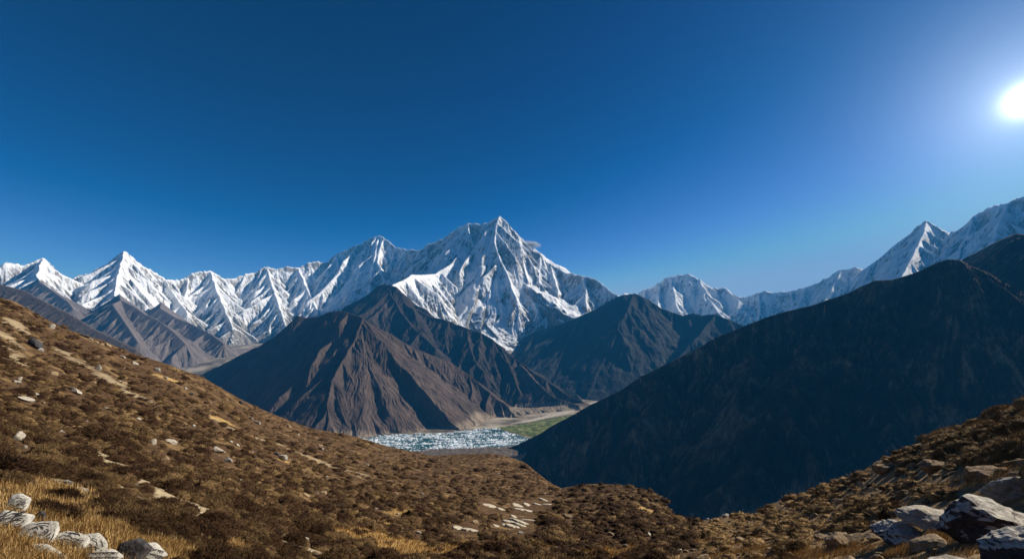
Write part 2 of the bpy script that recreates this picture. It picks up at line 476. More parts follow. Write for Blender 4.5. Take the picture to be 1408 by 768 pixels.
tr = [
    Ridge([(643, 306.5, 12990), (646, 323, 12400), (657, 352, 11600), (666, 374, 11050), (686, 400, 10500), (706, 420, 10050), (726, 437, 9650)], 1.35, 1.15),
    Ridge([(643, 308, 12990), (640, 335, 12100), (622, 361, 11300), (598, 376, 10600), (578, 377.5, 10100), (566, 377, 9800), (552, 386, 9300), (538, 392, 8800)], 1.05, 1.35),
    Ridge([(686, 298, 12480), (683, 309, 12200), (680, 331, 11700), (686, 352, 11200), (700, 383, 10550), (712, 412, 9950)], 1.4, 1.2),
    Ridge([(713, 326, 12230), (716, 345, 11750), (722, 372, 11100), (730, 402, 10450), (740, 428, 9850)], 1.4, 1.2),
    Ridge([(743, 350, 11980), (742, 366, 11500), (741, 392, 10800), (750, 420, 10100)], 1.35, 1.25),
    Ridge([(757.6, 364, 11780), (760, 376, 11350), (766, 395, 10750), (769, 412, 10250), (778, 425, 9900), (789, 438, 9600)], 1.4, 1.15),
    Ridge([(769, 413, 10240), (755, 430, 9850), (735, 452, 9300)], 1.3, 1.2),
    Ridge([(803, 380, 10980), (805, 400, 10400), (806, 423, 9850), (815, 440, 9500)], 1.3, 1.1),
    Ridge([(171, 345.5, 10900), (168, 360, 10400), (160, 384, 9600), (157, 405, 9000), (166, 416, 8500)], 1.3, 1.05),
    Ridge([(59, 355, 9650), (55, 366, 9200), (51, 378, 8700), (54, 388, 8300)], 1.2, 1.1),
    Ridge([(520, 325, 16280), (517, 345, 15400), (512, 375, 14300), (506, 410, 13200)], 1.3, 1.15),
    Ridge([(463, 350, 16000), (468, 372, 15100), (476, 398, 14100), (484, 420, 13300)], 1.3, 1.1),
    Ridge([(367, 368, 14500), (374, 392, 13600), (384, 420, 12600), (392, 446, 11800)], 1.3, 1.1),
    Ridge([(290, 373, 13100), (299, 400, 12200), (311, 430, 11300), (322, 452, 10600)], 1.3, 1.1),
    Ridge([(226, 384, 11900), (240, 405, 11200), (258, 430, 10400)], 1.3, 1.1),
    Ridge([(120, 377, 10300), (114, 395, 9700), (104, 412, 9200)], 1.3, 1.1),
    Ridge([(410, 368, 15200), (424, 400, 14000), (438, 428, 12900)], 1.3, 1.1),
]
main += tr
lv1 = grow_spurs(main[0], rng, 560, 2400, 0.56, (-1,), 0.78, skew=0.4, drop0=30)
lv1 += grow_spurs(main[0], rng, 900, 1800, 0.8, (1,), 1.2, drop0=30)
lv2 = []
for r in tr: lv2 += grow_spurs(r, rng, 420, 800, 0.8, (1, -1), 1.15, drop0=15)
for r in lv1[::1]: lv2 += grow_spurs(r, rng, 520, 600, 0.82, (1, -1), 1.1, start=250, drop0=10)
def snow_apron(X, Y, Z, S, D):
    return Z
mountain('snow_mountain_range', -170, 905, 1.25, np.concatenate([np.arange(7300, 16500, 14.0), np.arange(16500, 18500, 90.0)]), main + lv1 + lv2, M_SNOW, -420.0,
         (150.0, 200.0), (80.0, 520.0), 3.1, label='long white snow covered mountain wall rising to a high twin topped summit', warp=(45, 500), fine=(42.0, 85.0))

# ---- snow ranges on the right, seen against the light
far_r = [Ridge(serrate([(820, 420, 16500), (850, 405, 16500), (880, 401, 16400), (895, 394, 16350), (909, 388, 16300), (914.6, 382, 16250), (926, 379.5, 16200), (937, 377.5, 16100), (947, 375.5, 16000), (957, 381, 15900), (969, 389, 15800), (981, 396, 15700), (989, 396.5, 15600), (997, 395, 15500), (1005, 401, 15400),
                (1013.5, 406.5, 15300), (1025.6, 409, 15200), (1040, 402, 15000), (1050, 399.5, 14900), (1065, 402, 14750), (1078, 400.5, 14600), (1090, 399, 14500), (1108, 394, 14200), (1122, 389, 14000), (1130, 384, 13900), (1138.5, 381, 13800), (1147, 375, 13700),
                (1154.7, 370.5, 13600), (1161, 371, 13500), (1168, 370, 13400), (1175, 366.5, 13300), (1183, 369, 13200), (1191, 373, 13100), (1205, 385, 12900), (1225, 410, 12600)], np.random.RandomState(4), 1.6), 1.0, 1.6, conc=3000.0)]
fs = grow_spurs(far_r[0], rng, 420, 1900, 0.56, (-1,), 0.78, drop0=20); fs2 = []
for r in fs: fs2 += grow_spurs(r, rng, 420, 520, 0.82, (1, -1), 1.1, start=250)
mountain('far_snow_range', 815, 1260, 1.25, np.concatenate([np.arange(11800, 16300, 18.0), np.arange(16300, 18200, 90.0)]), far_r + fs + fs2, M_FAR, -300.0, (110.0, 200.0), (80.0, 600.0), 8.7,
         label='low fluted snow range in hazy backlight left of the tall right snow peak', warp=(40, 500), fine=(42.0, 85.0))

pk = [Ridge(serrate([(1150, 415, 11200), (1175, 388, 10900), (1195, 370, 10700), (1211, 358, 10500), (1227, 346.5, 10300), (1240, 333, 10150), (1251.5, 320.6, 10000), (1263, 309, 9900), (1273.7, 303, 9800), (1284, 310.5, 9750), (1293, 319, 9700), (1300, 322.6, 9650), (1314, 318, 9550),
             (1328, 312, 9450), (1334, 303, 9400), (1340, 295.5, 9350), (1354, 287.5, 9250), (1368.5, 281.5, 9150), (1379, 281, 9100), (1388.7, 277.5, 9050), (1397, 273, 9000), (1405, 270.5, 8950), (1418, 272, 8850), (1440, 262, 8700), (1480, 280, 8500), (1540, 260, 8200), (1620, 320, 7900)], np.random.RandomState(5), 1.6), 1.0, 1.75, conc=3000.0),
      Ridge([(1273.7, 304, 9790), (1268, 325, 9300), (1255, 350, 8700), (1240, 380, 8100)], 1.25, 1.1),
      Ridge([(1273.7, 304, 9790), (1284, 330, 9300), (1290, 352, 8800)], 1.25, 1.1),
      Ridge([(1340, 297, 9340), (1332, 320, 8900), (1318, 350, 8400)], 1.25, 1.1),
      Ridge([(1388, 279, 9040), (1378, 300, 8600), (1366, 330, 8100)], 1.25, 1.1)]
for r in pk:
    f_ = np.interp(704 + F * r.p[0, 0] / r.p[0, 1] if r is not pk[0] else 704 + F * r.p[:, 0] / r.p[:, 1], [1150, 1274, 1340, 1405, 1480, 1620], [1.2, 1.12, 1.06, 1.0, 0.94, 0.86])
    r.p *= np.reshape(f_, (-1, 1)) if r is pk[0] else f_
ps = grow_spurs(pk[0], rng, 480, 1900, 0.56, (-1,), 0.78, drop0=20); ps2 = []
for r in ps + pk[1:]: ps2 += grow_spurs(r, rng, 420, 520, 0.82, (1, -1), 1.1, start=200)
mountain('snow_peak', 1140, 1640, 1.25, np.concatenate([np.arange(6300, 12600, 15.0), np.arange(12600, 14500, 90.0)]), pk + ps + ps2, M_FAR, -250.0, (110.0, 190.0), (80.0, 560.0), 5.2,
         label='tall pale snow peak under the sun at the right', warp=(40, 500), fine=(42.0, 85.0))

# ---- bare spurs in front of the snow wall on the left
sp = [Ridge([(166, 411.5, 7800), (186, 422, 7650), (200, 432, 7500), (218, 440, 7350), (238, 455, 7150), (255, 472, 6950), (263, 488, 6800)], 0.95, 0.8),
      Ridge([(166, 412, 7800), (155, 418, 7400), (170, 440, 7000), (190, 470, 6500)], 1.0, 0.9),
      Ridge([(166, 412, 7800), (146, 423, 7700), (130, 433, 7600), (114, 441, 7500)], 0.8, 0.9),
      Ridge([(166, 412, 7800), (164, 404, 8600)], 0.9, 0.9),
      Ridge([(220, 423, 8900), (243, 437, 8650), (266, 446, 8400), (292, 460, 8000), (308, 472, 7700)], 0.9, 0.75),
      Ridge([(220, 423, 8900), (208, 433, 8700)], 0.9, 0.9), Ridge([(220, 423, 8900), (222, 415, 9700)], 0.9, 0.9),
      Ridge([(54, 387, 8200), (72, 399, 7900), (94, 415, 7500), (101, 424, 7300)], 0.9, 0.85),
      Ridge([(54, 387, 8200), (44, 397, 8000), (30, 412, 7700)], 0.9, 0.85), Ridge([(54, 387, 8200), (52, 379, 8900)], 0.9, 0.9),
      Ridge([(392, 464, 9600), (372, 470, 9000), (345, 478, 8400), (318, 482, 8000)], 0.6, 0.6)]
sps = []
for r in sp[:2] + sp[4:5] + sp[7:9]: sps += grow_spurs(r, rng, 260, 700, 0.84, (1, -1), 1.05, drop0=10)
mountain('bare_spur_hills', -60, 470, 1.0, np.arange(5600, 10100, 10.0), sp + sps, M_SPUR, -520.0, (45.0, 120.0), (22.0, 300.0), 2.2,
         label='grey brown bare spurs below the snow wall on the left', cat='hill')

# ---- brown hill behind the near slope on the left
lh = [Ridge([(-260, 300, 4600), (-120, 350, 4100), (0, 390.5, 3700), (17, 394.5, 3650), (37, 400, 3600), (57, 412, 3500), (94.6, 430, 3350), (129, 451, 3200), (160, 466, 3080), (189, 480, 2960), (212, 505, 2880), (245, 560, 2800), (290, 650, 2700)], 1.0, 0.75)]
lhs = grow_spurs(lh[0], rng, 240, 700, 0.85, (-1,), 1.1, drop0=8)
mountain('brown_hill', -300, 420, 1.5, np.arange(1500, 5200, 9.0), lh + lhs, M_SPUR, -860.0, (30.0, 90.0), (16.0, 240.0), 6.2, label='smooth grey brown hill behind the near heath slope', cat='hill')

# ---- hill behind the pyramid
bk = [Ridge([(538, 391.5, 7900), (545, 394, 7850), (558, 413, 7700), (575, 426, 7550), (592, 435, 7400), (615, 440, 7250), (638, 449, 7100), (658, 456, 6950), (678, 466, 6800), (700, 486, 6600), (715, 497, 6450), (748, 520, 6150), (785, 545, 5850), (803, 552, 5700)], 0.95, 0.85),
      Ridge([(538, 391.5, 7900), (526, 391, 7950), (518, 393, 8000), (509, 403, 8050), (500, 412, 8100), (490, 420, 8150), (478, 428, 8200), (440, 455, 8400)], 1.0, 0.85),
      Ridge([(533, 391.5, 7920), (545, 420, 7350), (565, 447, 6800), (600, 478, 6300)], 0.9, 0.9),
      Ridge([(642, 452, 7060), (646, 470, 6700), (650, 492, 6350), (665, 510, 6050)], 0.95, 0.85),
      Ridge([(690, 478, 6680), (705, 515, 6100), (715, 540, 5800)], 0.95, 0.85)]
bks = []
for r in bk: bks += grow_spurs(r, rng, 190, 700, 0.91, (1, -1), 1.06, drop0=6)
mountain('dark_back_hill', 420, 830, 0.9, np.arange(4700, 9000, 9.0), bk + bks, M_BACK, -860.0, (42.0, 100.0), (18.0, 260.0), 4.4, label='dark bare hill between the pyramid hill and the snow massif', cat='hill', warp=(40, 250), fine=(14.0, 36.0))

# ---- the pyramid hill
py_ = [Ridge([(499, 436.5, 5100), (488, 433, 5200), (476, 429, 5270), (468, 426.5, 5300), (451, 428.5, 5350), (443, 432, 5380), (435, 435, 5400), (422, 436.5, 5450), (410, 433.5, 5500), (403, 441, 5540), (394, 450, 5580), (381, 460, 5640), (369, 468.6, 5700), (350, 478, 5800), (332, 487, 5900), (303, 502, 6050), (274, 515.5, 6200), (245, 530, 6350)], 1.12, 0.8),
       Ridge([(499, 436.5, 5100), (517, 449, 5150), (538, 459, 5200), (567, 477, 5270), (591, 487, 5320), (624, 500, 5360), (641, 512, 5330), (656, 524, 5270), (690, 552, 5030), (715, 574, 4830)], 0.8, 0.92),
       Ridge([(499, 437, 5090), (486, 470, 4760), (470, 497, 4460), (456, 523, 4210), (452, 552, 3990), (450, 582, 3800), (447, 602, 3690)], 1.15, 0.85),
       Ridge([(715, 500, 6300), (733, 520, 6000), (760, 545, 5600), (795, 556, 5400)], 0.8, 0.8),
       Ridge([(690, 566, 4950), (720, 561, 5150), (760, 558, 5350), (806, 553, 5600)], 0.4, 0.32),
       Ridge([(410, 435, 5490), (390, 465, 5250), (378, 490, 5150)], 1.0, 1.0)]
pys = grow_spurs(py_[1], rng, 135, 1500, 0.94, (-1,), 1.12, drop0=3, skew=0.35, jitter=0.8) + grow_spurs(py_[2], rng, 150, 900, 0.94, (1,), 1.08, drop0=3, skew=0.4, jitter=0.8)
pys += grow_spurs(py_[2], rng, 300, 700, 0.95, (-1,), 1.04, drop0=4) + grow_spurs(py_[0], rng, 260, 1100, 0.95, (1,), 1.04, drop0=4)
pys2 = []
for r in pys: pys2 += grow_spurs(r, rng, 230, 200, 0.92, (1, -1), 1.05, start=150)
mountain('pyramid_hill', 230, 830, 0.75, np.arange(3700, 6600, 6.0), py_ + pys + pys2, M_PYR, -862.0, (30.0, 60.0), (14.0, 200.0), 1.4, label='brown pyramid shaped hill with gullied sunlit right face', cat='hill', warp=(38, 230), fine=(11.0, 26.0))

# ---- blue hill right of centre
bh = [Ridge([(690, 478, 9300), (713, 470, 9250), (729, 458.5, 9200), (749, 452, 9100), (770, 445, 9000), (789, 438.5, 8900), (803, 432, 8830), (818, 425.5, 8750), (835, 415, 8650), (849, 407, 8570), (858, 405, 8530), (866, 404.5, 8510), (874, 403, 8500), (883, 408, 8450), (892, 413, 8400), (909, 423, 8250), (923, 428.5, 8150),
              (937, 433.5, 8000), (946, 431.5, 7950), (953, 430, 7900), (965, 433.5, 7800), (976, 432, 7700), (985, 431.5, 7600), (1001, 437.6, 7400), (1021, 448, 7200), (1060, 475, 6900), (1110, 510, 6600)], 0.8, 1.25),
      Ridge([(872, 404, 8490), (855, 440, 7800), (832, 490, 7100), (810, 540, 6500)], 0.9, 0.8),
      Ridge([(770, 446, 8990), (752, 485, 8300), (735, 520, 7700)], 0.9, 0.8),
      Ridge([(800, 434, 8840), (782, 470, 8000), (772, 505, 7300), (784, 535, 6700), (802, 552, 6150)], 0.7, 0.6),
      Ridge([(806, 556, 5950), (790, 550, 6400), (768, 540, 7000), (745, 522, 7800), (728, 505, 8500)], 0.35, 0.35),
      Ridge([(735, 457, 9180), (722, 482, 8500), (720, 500, 7900), (745, 525, 7200), (775, 548, 6500)], 0.7, 0.6),
      Ridge([(985, 432, 7600), (960, 460, 7100), (925, 500, 6600)], 0.9, 0.8)]
bhs = []
for r in bh: bhs += grow_spurs(r, rng, 300, 1100, 0.92, (1, -1), 1.06, drop0=8)
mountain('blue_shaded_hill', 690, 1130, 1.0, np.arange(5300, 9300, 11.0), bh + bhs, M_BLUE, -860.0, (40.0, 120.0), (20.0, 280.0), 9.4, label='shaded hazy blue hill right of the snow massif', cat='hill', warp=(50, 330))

# ---- the big dark hill on the right and the higher shoulder behind it
dkp = [(640, 640), (660, 632), (680, 622), (710, 612), (750, 590), (800, 562), (850, 537), (880, 520), (910, 503.5), (941, 486), (970, 473), (1001, 458), (1025, 446.5), (1050, 436.4), (1075, 430), (1098, 424), (1122, 417),
       (1146.6, 409), (1175, 399), (1199, 385), (1212, 384.5), (1223, 384), (1247.5, 378), (1262, 374), (1275.7, 369), (1290, 361.5), (1304, 356), (1318, 357), (1340, 372), (1375, 395), (1430, 430)]
dk = [Ridge([(x, y, float(np.interp(x, [640, 800, 1000, 1200, 1304, 1430], [3450, 3350, 3150, 2800, 2600, 2300]))) for x, y in dkp], 0.8, 1.12)]
dks = grow_spurs(dk[0], rng, 190, 1300, 0.84, (-1,), 1.1, drop0=6, skew=0.25); dks2 = []
for r in dks: dks2 += grow_spurs(r, rng, 160, 260, 0.86, (1, -1), 1.05, start=120)
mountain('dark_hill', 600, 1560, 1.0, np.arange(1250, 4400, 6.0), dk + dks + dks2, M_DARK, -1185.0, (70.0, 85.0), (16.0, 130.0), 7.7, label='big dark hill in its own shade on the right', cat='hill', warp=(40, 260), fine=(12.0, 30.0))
sh = [Ridge([(1230, 420, 4000), (1290, 378, 3800), (1330, 352, 3600), (1344, 346, 3500), (1358, 338, 3400), (1372.5, 330.7, 3300), (1385, 325.5, 3200), (1397, 320.6, 3100), (1408, 322, 3000), (1440, 312, 2850), (1500, 330, 2600), (1600, 300, 2400), (1700, 300, 2200)], 0.8, 0.95)]
shs = grow_spurs(sh[0], rng, 220, 900, 0.84, (-1,), 1.1, drop0=6)
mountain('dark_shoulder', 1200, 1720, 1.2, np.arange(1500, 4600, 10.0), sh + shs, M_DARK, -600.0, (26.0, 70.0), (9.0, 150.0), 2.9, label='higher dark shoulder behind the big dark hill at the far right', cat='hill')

# ------------------------------------------------------------------ valley floor
pxs, ysv, X, Y = polar_grid(-500, 2000, 5.0, np.concatenate([np.geomspace(400, 3000, 60), np.arange(3020, 5200, 14.0), np.geomspace(5200, 24000, 260)]))
Zv = -850.0 + (580 * sstep(4600, 7400, Y) + 300 * sstep(7400, 12500, Y)) * sstep(-300, -2300, X) - 320 * sstep(3320, 3180, Y) * sstep(-160, 60, X)
Zv = Zv + 12 * fbm(X / 400, Y / 400, 4) * sstep(900, 2200, np.abs(Y - 3900))
m = Mat('valley_gravel', 0.95, 0.1)
c = m.coord()
vc = m.ramp(m.noise(c, 1 / 260.0, 6, 0.6), [(0.36, (0.08, 0.065, 0.05)), (0.48, (0.19, 0.155, 0.115)), (0.62, (0.40, 0.34, 0.26))])
M_VALLEY = m.done(vc, m.bump(m.noise(c, 1 / 40.0, 5), 5.0, 0.6))
o = mesh_np('valley_floor', np.stack([X, Y, Zv], -1).reshape(-1, 3), grid_faces(*X.shape), M_VALLEY)
tag(o, 'pale gravel floor of the valley', 'valley', kind='structure')

# ------------------------------------------------------------------ the near heath slope (the ground the camera stands on)
SIL = [(-420, 250), (-200, 330), (-60, 388), (0, 409), (20, 415), (37, 423), (55, 434), (72, 443), (92, 452), (115, 460), (143, 469), (165, 479), (183, 486), (205, 493), (223, 498), (250, 508), (278, 518), (300, 531), (326, 546), (350, 558), (374, 568), (400, 579), (431, 589), (455, 593),
       (479, 597), (503, 604), (532, 613), (562, 619), (595, 626), (615, 625), (640, 623.5), (676, 623), (698, 627), (712, 632), (721, 635), (729, 641), (737, 648), (746, 655), (760, 665), (772, 671), (780, 669.5), (787, 668), (798, 666), (809, 665), (839, 665), (858, 667), (876, 670), (898, 675), (906, 679), (913, 686), (919, 697), (924, 706),
       (935, 712.5), (957, 716), (972, 714), (985, 711), (997, 708.5), (1015, 708), (1037, 706), (1055, 697), (1073, 687), (1102, 683), (1134, 667), (1155, 661), (1174, 657), (1190, 645), (1207, 634), (1235, 626), (1257, 613), (1279, 603), (1311, 594), (1333, 587), (1365, 571), (1383, 566), (1405, 559), (1460, 540), (1600, 500), (1800, 480), (2200, 470)]
SILX = np.array([s[0] for s in SIL], float); SILY = np.array([s[1] for s in SIL], float)
CP = {  # px: ((py, depth) from the bottom of the picture up; the last depth is the skyline's
    -420: ((800, 6.0), (690, 10), (580, 22), (450, 60), 150), -200: ((800, 6.6), (690, 11), (580, 25), (460, 70), 170), 0: ((800, 8.0), (700, 12), (600, 32), (500, 85), 190), 150: ((800, 9.5), (705, 15), (620, 42), (545, 100), 225),
    300: ((800, 13), (715, 23), (650, 55), (590, 120), 275), 450: ((800, 19), (735, 34), (690, 68), (640, 150), 350), 600: ((800, 24), (748, 45), (700, 92), (658, 220), 420), 700: ((800, 25), (750, 44), (712, 100), (675, 215), 440),
    760: ((800, 25), (750, 44), (718, 90), (692, 170), 310), 850: ((800, 24), (750, 42), (716, 85), (690, 145), 225), 905: ((800, 22), (755, 37), (730, 68), (705, 115), 180), 940: ((800, 21), (760, 34), (738, 56), (724, 90), 140),
    1000: ((800, 17), (762, 27), (738, 44), (722, 72), 115), 1100: ((800, 13), (762, 18), (730, 29), (705, 46), 72), 1200: ((800, 10), (756, 14), (715, 20.5), (675, 30), 44),
    1300: ((800, 8), (748, 11), (695, 15.5), (640, 22), 32), 1408: ((800, 7), (735, 9.5), (665, 13.5), (605, 19), 27), 1600: ((800, 6), (715, 8.2), (635, 12), (560, 17), 25), 2200: ((800, 4.5), (690, 6.5), (600, 9.5), (530, 14), 21)}
CX = np.array(sorted(CP), float)
nrows = 920
NPX = np.arange(-420, 1800, 1.7)
NY = np.concatenate([[0.4, 1.0, 2.0, 3.5], np.geomspace(4.6, 760, nrows)])
depth_k = [pchip(CX, np.log([CP[c][k][1] if k < 4 else CP[c][4] for c in CX]), NPX) for k in range(5)]
py_k = [pchip(CX, [CP[c][k][0] for c in CX], NPX) for k in range(4)] + [np.interp(NPX, SILX, SILY)]
NZ = np.zeros((len(NY), len(NPX)), np.float32)
lY = np.log(NY)
for j in range(len(NPX)):
    ks = np.array([depth_k[k][j] for k in range(5)]); us = np.array([(YH - py_k[k][j]) / F for k in range(5)])
    Yc = math.exp(ks[-1])
    u = pchip(ks, us, np.clip(lY, ks[0], ks[-1]))
    z = u * NY
    Yb = math.exp(ks[0]); zb = us[0] * Yb
    nearm = NY < Yb
    t = NY / Yb
    z = np.where(nearm, -1.7 + (zb + 1.7) * t ** 1.15, z)
    d = NY - Yc
    w = 0.10 * Yc
    fall = np.where(d < 0, 0, np.where(d < w, 0.5 * d * d / w * 0.55, 0.55 * (d - w / 2)))
    z = np.where(d > 0, us[-1] * NY - fall, z)
    NZ[:, j] = z
# smooth the sheet sideways a little where it is not skyline
NX = ((NPX[None, :] - 704) / F * NY[:, None]).astype(np.float32)
NYY = np.repeat(NY[:, None], len(NPX), 1).astype(np.float32)
Ycr = np.exp(depth_k[4])[None, :].astype(np.float32)
dist = np.sqrt(NX ** 2 + NYY ** 2)
far_f = sstep(6, 60, dist)
lump = 0.9 * fbm(NX / 38.0, NYY / 38.0, 3) * far_f * (0.35 + 0.65 * sstep(0, 0.35, np.abs(np.log(NYY / Ycr))))
gul = -1.3 * (ridged(NX / 55.0 + 0.6 * fbm(NX / 90.0, NYY / 90.0, 2), NYY / 110.0 + 3, 3) - 0.4) * sstep(40, 150, dist) * sstep(0.02, 0.4, np.abs(np.log(NYY / Ycr)))
hump = 0.16 * fbm(NX / 2.6 + 4, NYY / 2.6, 3) + 0.30 * np.abs(fbm(NX / 6.5, NYY / 6.5 + 8, 3)) * sstep(9, 26, dist) + 0.05 * fbm(NX / 0.7, NYY / 0.7, 2)
hump = hump * sstep(1.5, 7, dist)
NZ = NZ + lump + gul + hump
NU = NZ / NYY                                     # tangent of the elevation: what the camera sees at which row

def ground(px, Y):
    j = (px - NPX[0]) / 1.7; i = np.interp(np.log(Y), lY, np.arange(len(NY)))
    j0 = np.clip(np.floor(j).astype(int), 0, len(NPX) - 2); i0 = np.clip(np.floor(i).astype(int), 0, len(NY) - 2)
    fj = np.clip(j - j0, 0, 1); fi = np.clip(i - i0, 0, 1)
    a = NZ[i0, j0] * (1 - fj) + NZ[i0, j0 + 1] * fj; b = NZ[i0 + 1, j0] * (1 - fj) + NZ[i0 + 1, j0 + 1] * fj
    return a * (1 - fi) + b * fi
NMAX = np.maximum.accumulate(NU, axis=0)
def hit(px, py):
    """where the sight line through a pixel first meets the near slope"""
    j = int(np.clip(round((px - NPX[0]) / 1.7), 0, len(NPX) - 1))
    u = (YH - py) / F
    i = int(np.searchsorted(NMAX[:, j], u))
    if i >= len(NY): return None
    Y = NY[max(i, 1)]
    return ((px - 704) / F * Y, Y, float(ground(np.array([px]), np.array([Y]))[0]))
def ground_normal(px, Y):
    e = 0.02 * Y
    x = (px - 704) / F * Y
    def g(xx, yy): return float(ground(np.array([704 + F * xx / yy]), np.array([yy]))[0])
    n = Vector((-(g(x + e, Y) - g(x - e, Y)) / (2 * e), -(g(x, Y + e) - g(x, Y - e)) / (2 * e), 1.0))
    return n.normalized()

# ground cover: how much bare sand, golden grass and heath, in world metres
SPX = 704 + F * NX / NYY                          # columns; rows as seen
SPY = YH - F * NU
def line_mask(pts, width, gate=-0.35):
    """distance (metres) to a trail on the ground"""
    w = [hit(*p) for p in pts]; w = [p for p in w if p]
    dm = np.full(NX.shape, 1e9, np.float32)
    for a, b in zip(w[:-1], w[1:]):
        ax, ay, bx, by = a[0], a[1], b[0], b[1]
        l2 = (bx - ax) ** 2 + (by - ay) ** 2
        t = np.clip(((NX - ax) * (bx - ax) + (NYY - ay) * (by - ay)) / l2, 0, 1)
        dm = np.minimum(dm, np.hypot(NX - ax - t * (bx - ax), NYY - ay - t * (by - ay)))
    return (1 - sstep(width * 0.3, width * 1.5, dm + width * 1.9 * fbm(NX / (width * 2.6), NYY / (width * 2.6), 4, 0.65))) * sstep(gate, gate + 0.5, fbm(NX / (width * 5) + 7, NYY / (width * 5), 2))
def spot_mask(px, py, rx, ry_factor=2.2):
    h = hit(px, py)
    if h is None: return np.zeros(NX.shape, np.float32)
    r = rx * h[1] / F
    d = np.hypot((NX - h[0]) / r, (NYY - h[1]) / (r * ry_factor))
    return 1 - sstep(0.55, 1.15, d + 0.55 * fbm(NX / r * 1.3, NYY / r * 1.3, 3))
sand = np.zeros(NX.shape, np.float32); gold = np.zeros(NX.shape, np.float32)
for pts, w in (([(128, 620), (160, 640), (205, 668), (232, 690)], 0.7), ([(215, 672), (255, 690), (300, 715), (345, 735), (395, 750), (430, 756)], 0.9), ([(225, 690), (250, 702), (280, 722), (300, 730)], 0.7), ([(30, 640), (65, 655), (100, 680)], 0.5), ([(150, 650), (180, 680), (210, 700)], 0.5),
               ([(15, 440), (40, 462), (80, 480), (110, 500), (140, 512), (170, 535), (200, 550)], 2.6), ([(0, 455), (15, 470), (25, 500)], 1.6), ([(290, 575), (310, 585), (340, 598), (365, 606)], 2.4), ([(395, 615), (430, 630), (460, 642), (500, 652)], 3.0)):
    sand = np.maximum(sand, line_mask(pts, w, -0.75 if w in (0.7, 0.9) else -0.4) * (0.6 if w > 1.2 else 0.85))
for px, py, r in ((300, 577, 16), (230, 520, 14), (205, 492, 9), (560, 704, 26), (500, 735, 40), (560, 752, 45), (470, 712, 14), (620, 757, 30), (530, 720, 20), (830, 760, 35), (250, 765, 55), (310, 748, 30), (340, 640, 10), (390, 632, 8), (885, 700, 14), (1010, 760, 40), (1100, 765, 45), (880, 755, 18), (960, 745, 25)):
    gold = np.maximum(gold, spot_mask(px, py, r) * 0.8)
for px, py, r in ((20, 668, 60), (60, 690, 60), (110, 712, 50), (10, 720, 70), (40, 755, 70), (155, 730, 30), (-60, 700, 80), (1268, 752, 38), (1300, 735, 24), (1390, 655, 16), (1340, 690, 22)):
    gold = np.maximum(gold, spot_mask(px, py, r, 1.3))
vn = fbm(NX / 9.0 + 11, NYY / 9.0, 4); vn2 = fbm(NX / 1.7, NYY / 1.7 + 5, 3)
al_, ac_ = 0.9 * NX - 0.43 * NYY, 0.43 * NX + 0.9 * NYY
streak = fbm(al_ / 9.0, ac_ / 1.8, 4) * 0.8 + fbm(al_ / 40.0 + 5, ac_ / 9.0, 4) * 0.8
grass_n = sstep(0.06, 0.48, vn * 0.45 + streak * 0.8 + 0.2 * vn2)
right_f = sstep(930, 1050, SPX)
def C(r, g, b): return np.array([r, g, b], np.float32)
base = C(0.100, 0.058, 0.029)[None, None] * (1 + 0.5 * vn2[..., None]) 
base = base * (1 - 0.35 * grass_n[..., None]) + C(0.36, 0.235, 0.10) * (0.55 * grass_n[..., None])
base = base * (1 - right_f[..., None] * 0.6) + C(0.44, 0.30, 0.155) * (right_f[..., None] * 0.6) * (1 + 0.6 * vn2[..., None])  # golden right bank, its colour lightened to make up for grazing sun
gcol = C(0.52, 0.34, 0.13) * (1 + 0.35 * vn2[..., None])
base = base * (1 - gold[..., None]) + gcol * gold[..., None]
scol = C(0.52, 0.415, 0.255) * (1 + 0.2 * vn2[..., None])
base = base * (1 - sand[..., None]) + scol * sand[..., None]
m = Mat('heath_soil', 0.95, 0.1)
c = m.coord()
gc_ = m.attr('tone', 'Color')
n1 = m.noise(c, 3.2, 6, 0.65); n2 = m.noise(c, 14.0, 4, 0.6); n3 = m.noise(c, 0.7, 5, 0.6)
k = m.math('ADD', m.math('MULTIPLY', n1, 0.9), m.math('ADD', m.math('MULTIPLY', n2, 0.5), m.math('MULTIPLY', n3, 0.8)))
k = m.ramp(m.math('MULTIPLY', k, 0.5), [(0.38, 0.35), (0.55, 0.95), (0.75, 1.5)])
M_SOIL = m.done(m.mix(1.0, gc_, k, 'MULTIPLY'), m.bump(m.math('ADD', n1, m.math('MULTIPLY', n3, 1.6)), 0.22, 0.9, m.bump(n2, 0.03, 0.7)))
fq = grid_faces(*NX.shape)
keep = (NYY < Ycr * 1.7).ravel()
fq = fq[keep[fq].all(1)]
used = np.zeros(NX.size, bool); used[fq] = True; idx = np.cumsum(used) - 1
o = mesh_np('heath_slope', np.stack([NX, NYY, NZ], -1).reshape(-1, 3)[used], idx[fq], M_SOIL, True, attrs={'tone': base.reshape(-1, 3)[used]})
tag(o, 'near brown heath slope with pale trails and golden grass', 'slope', kind='structure')

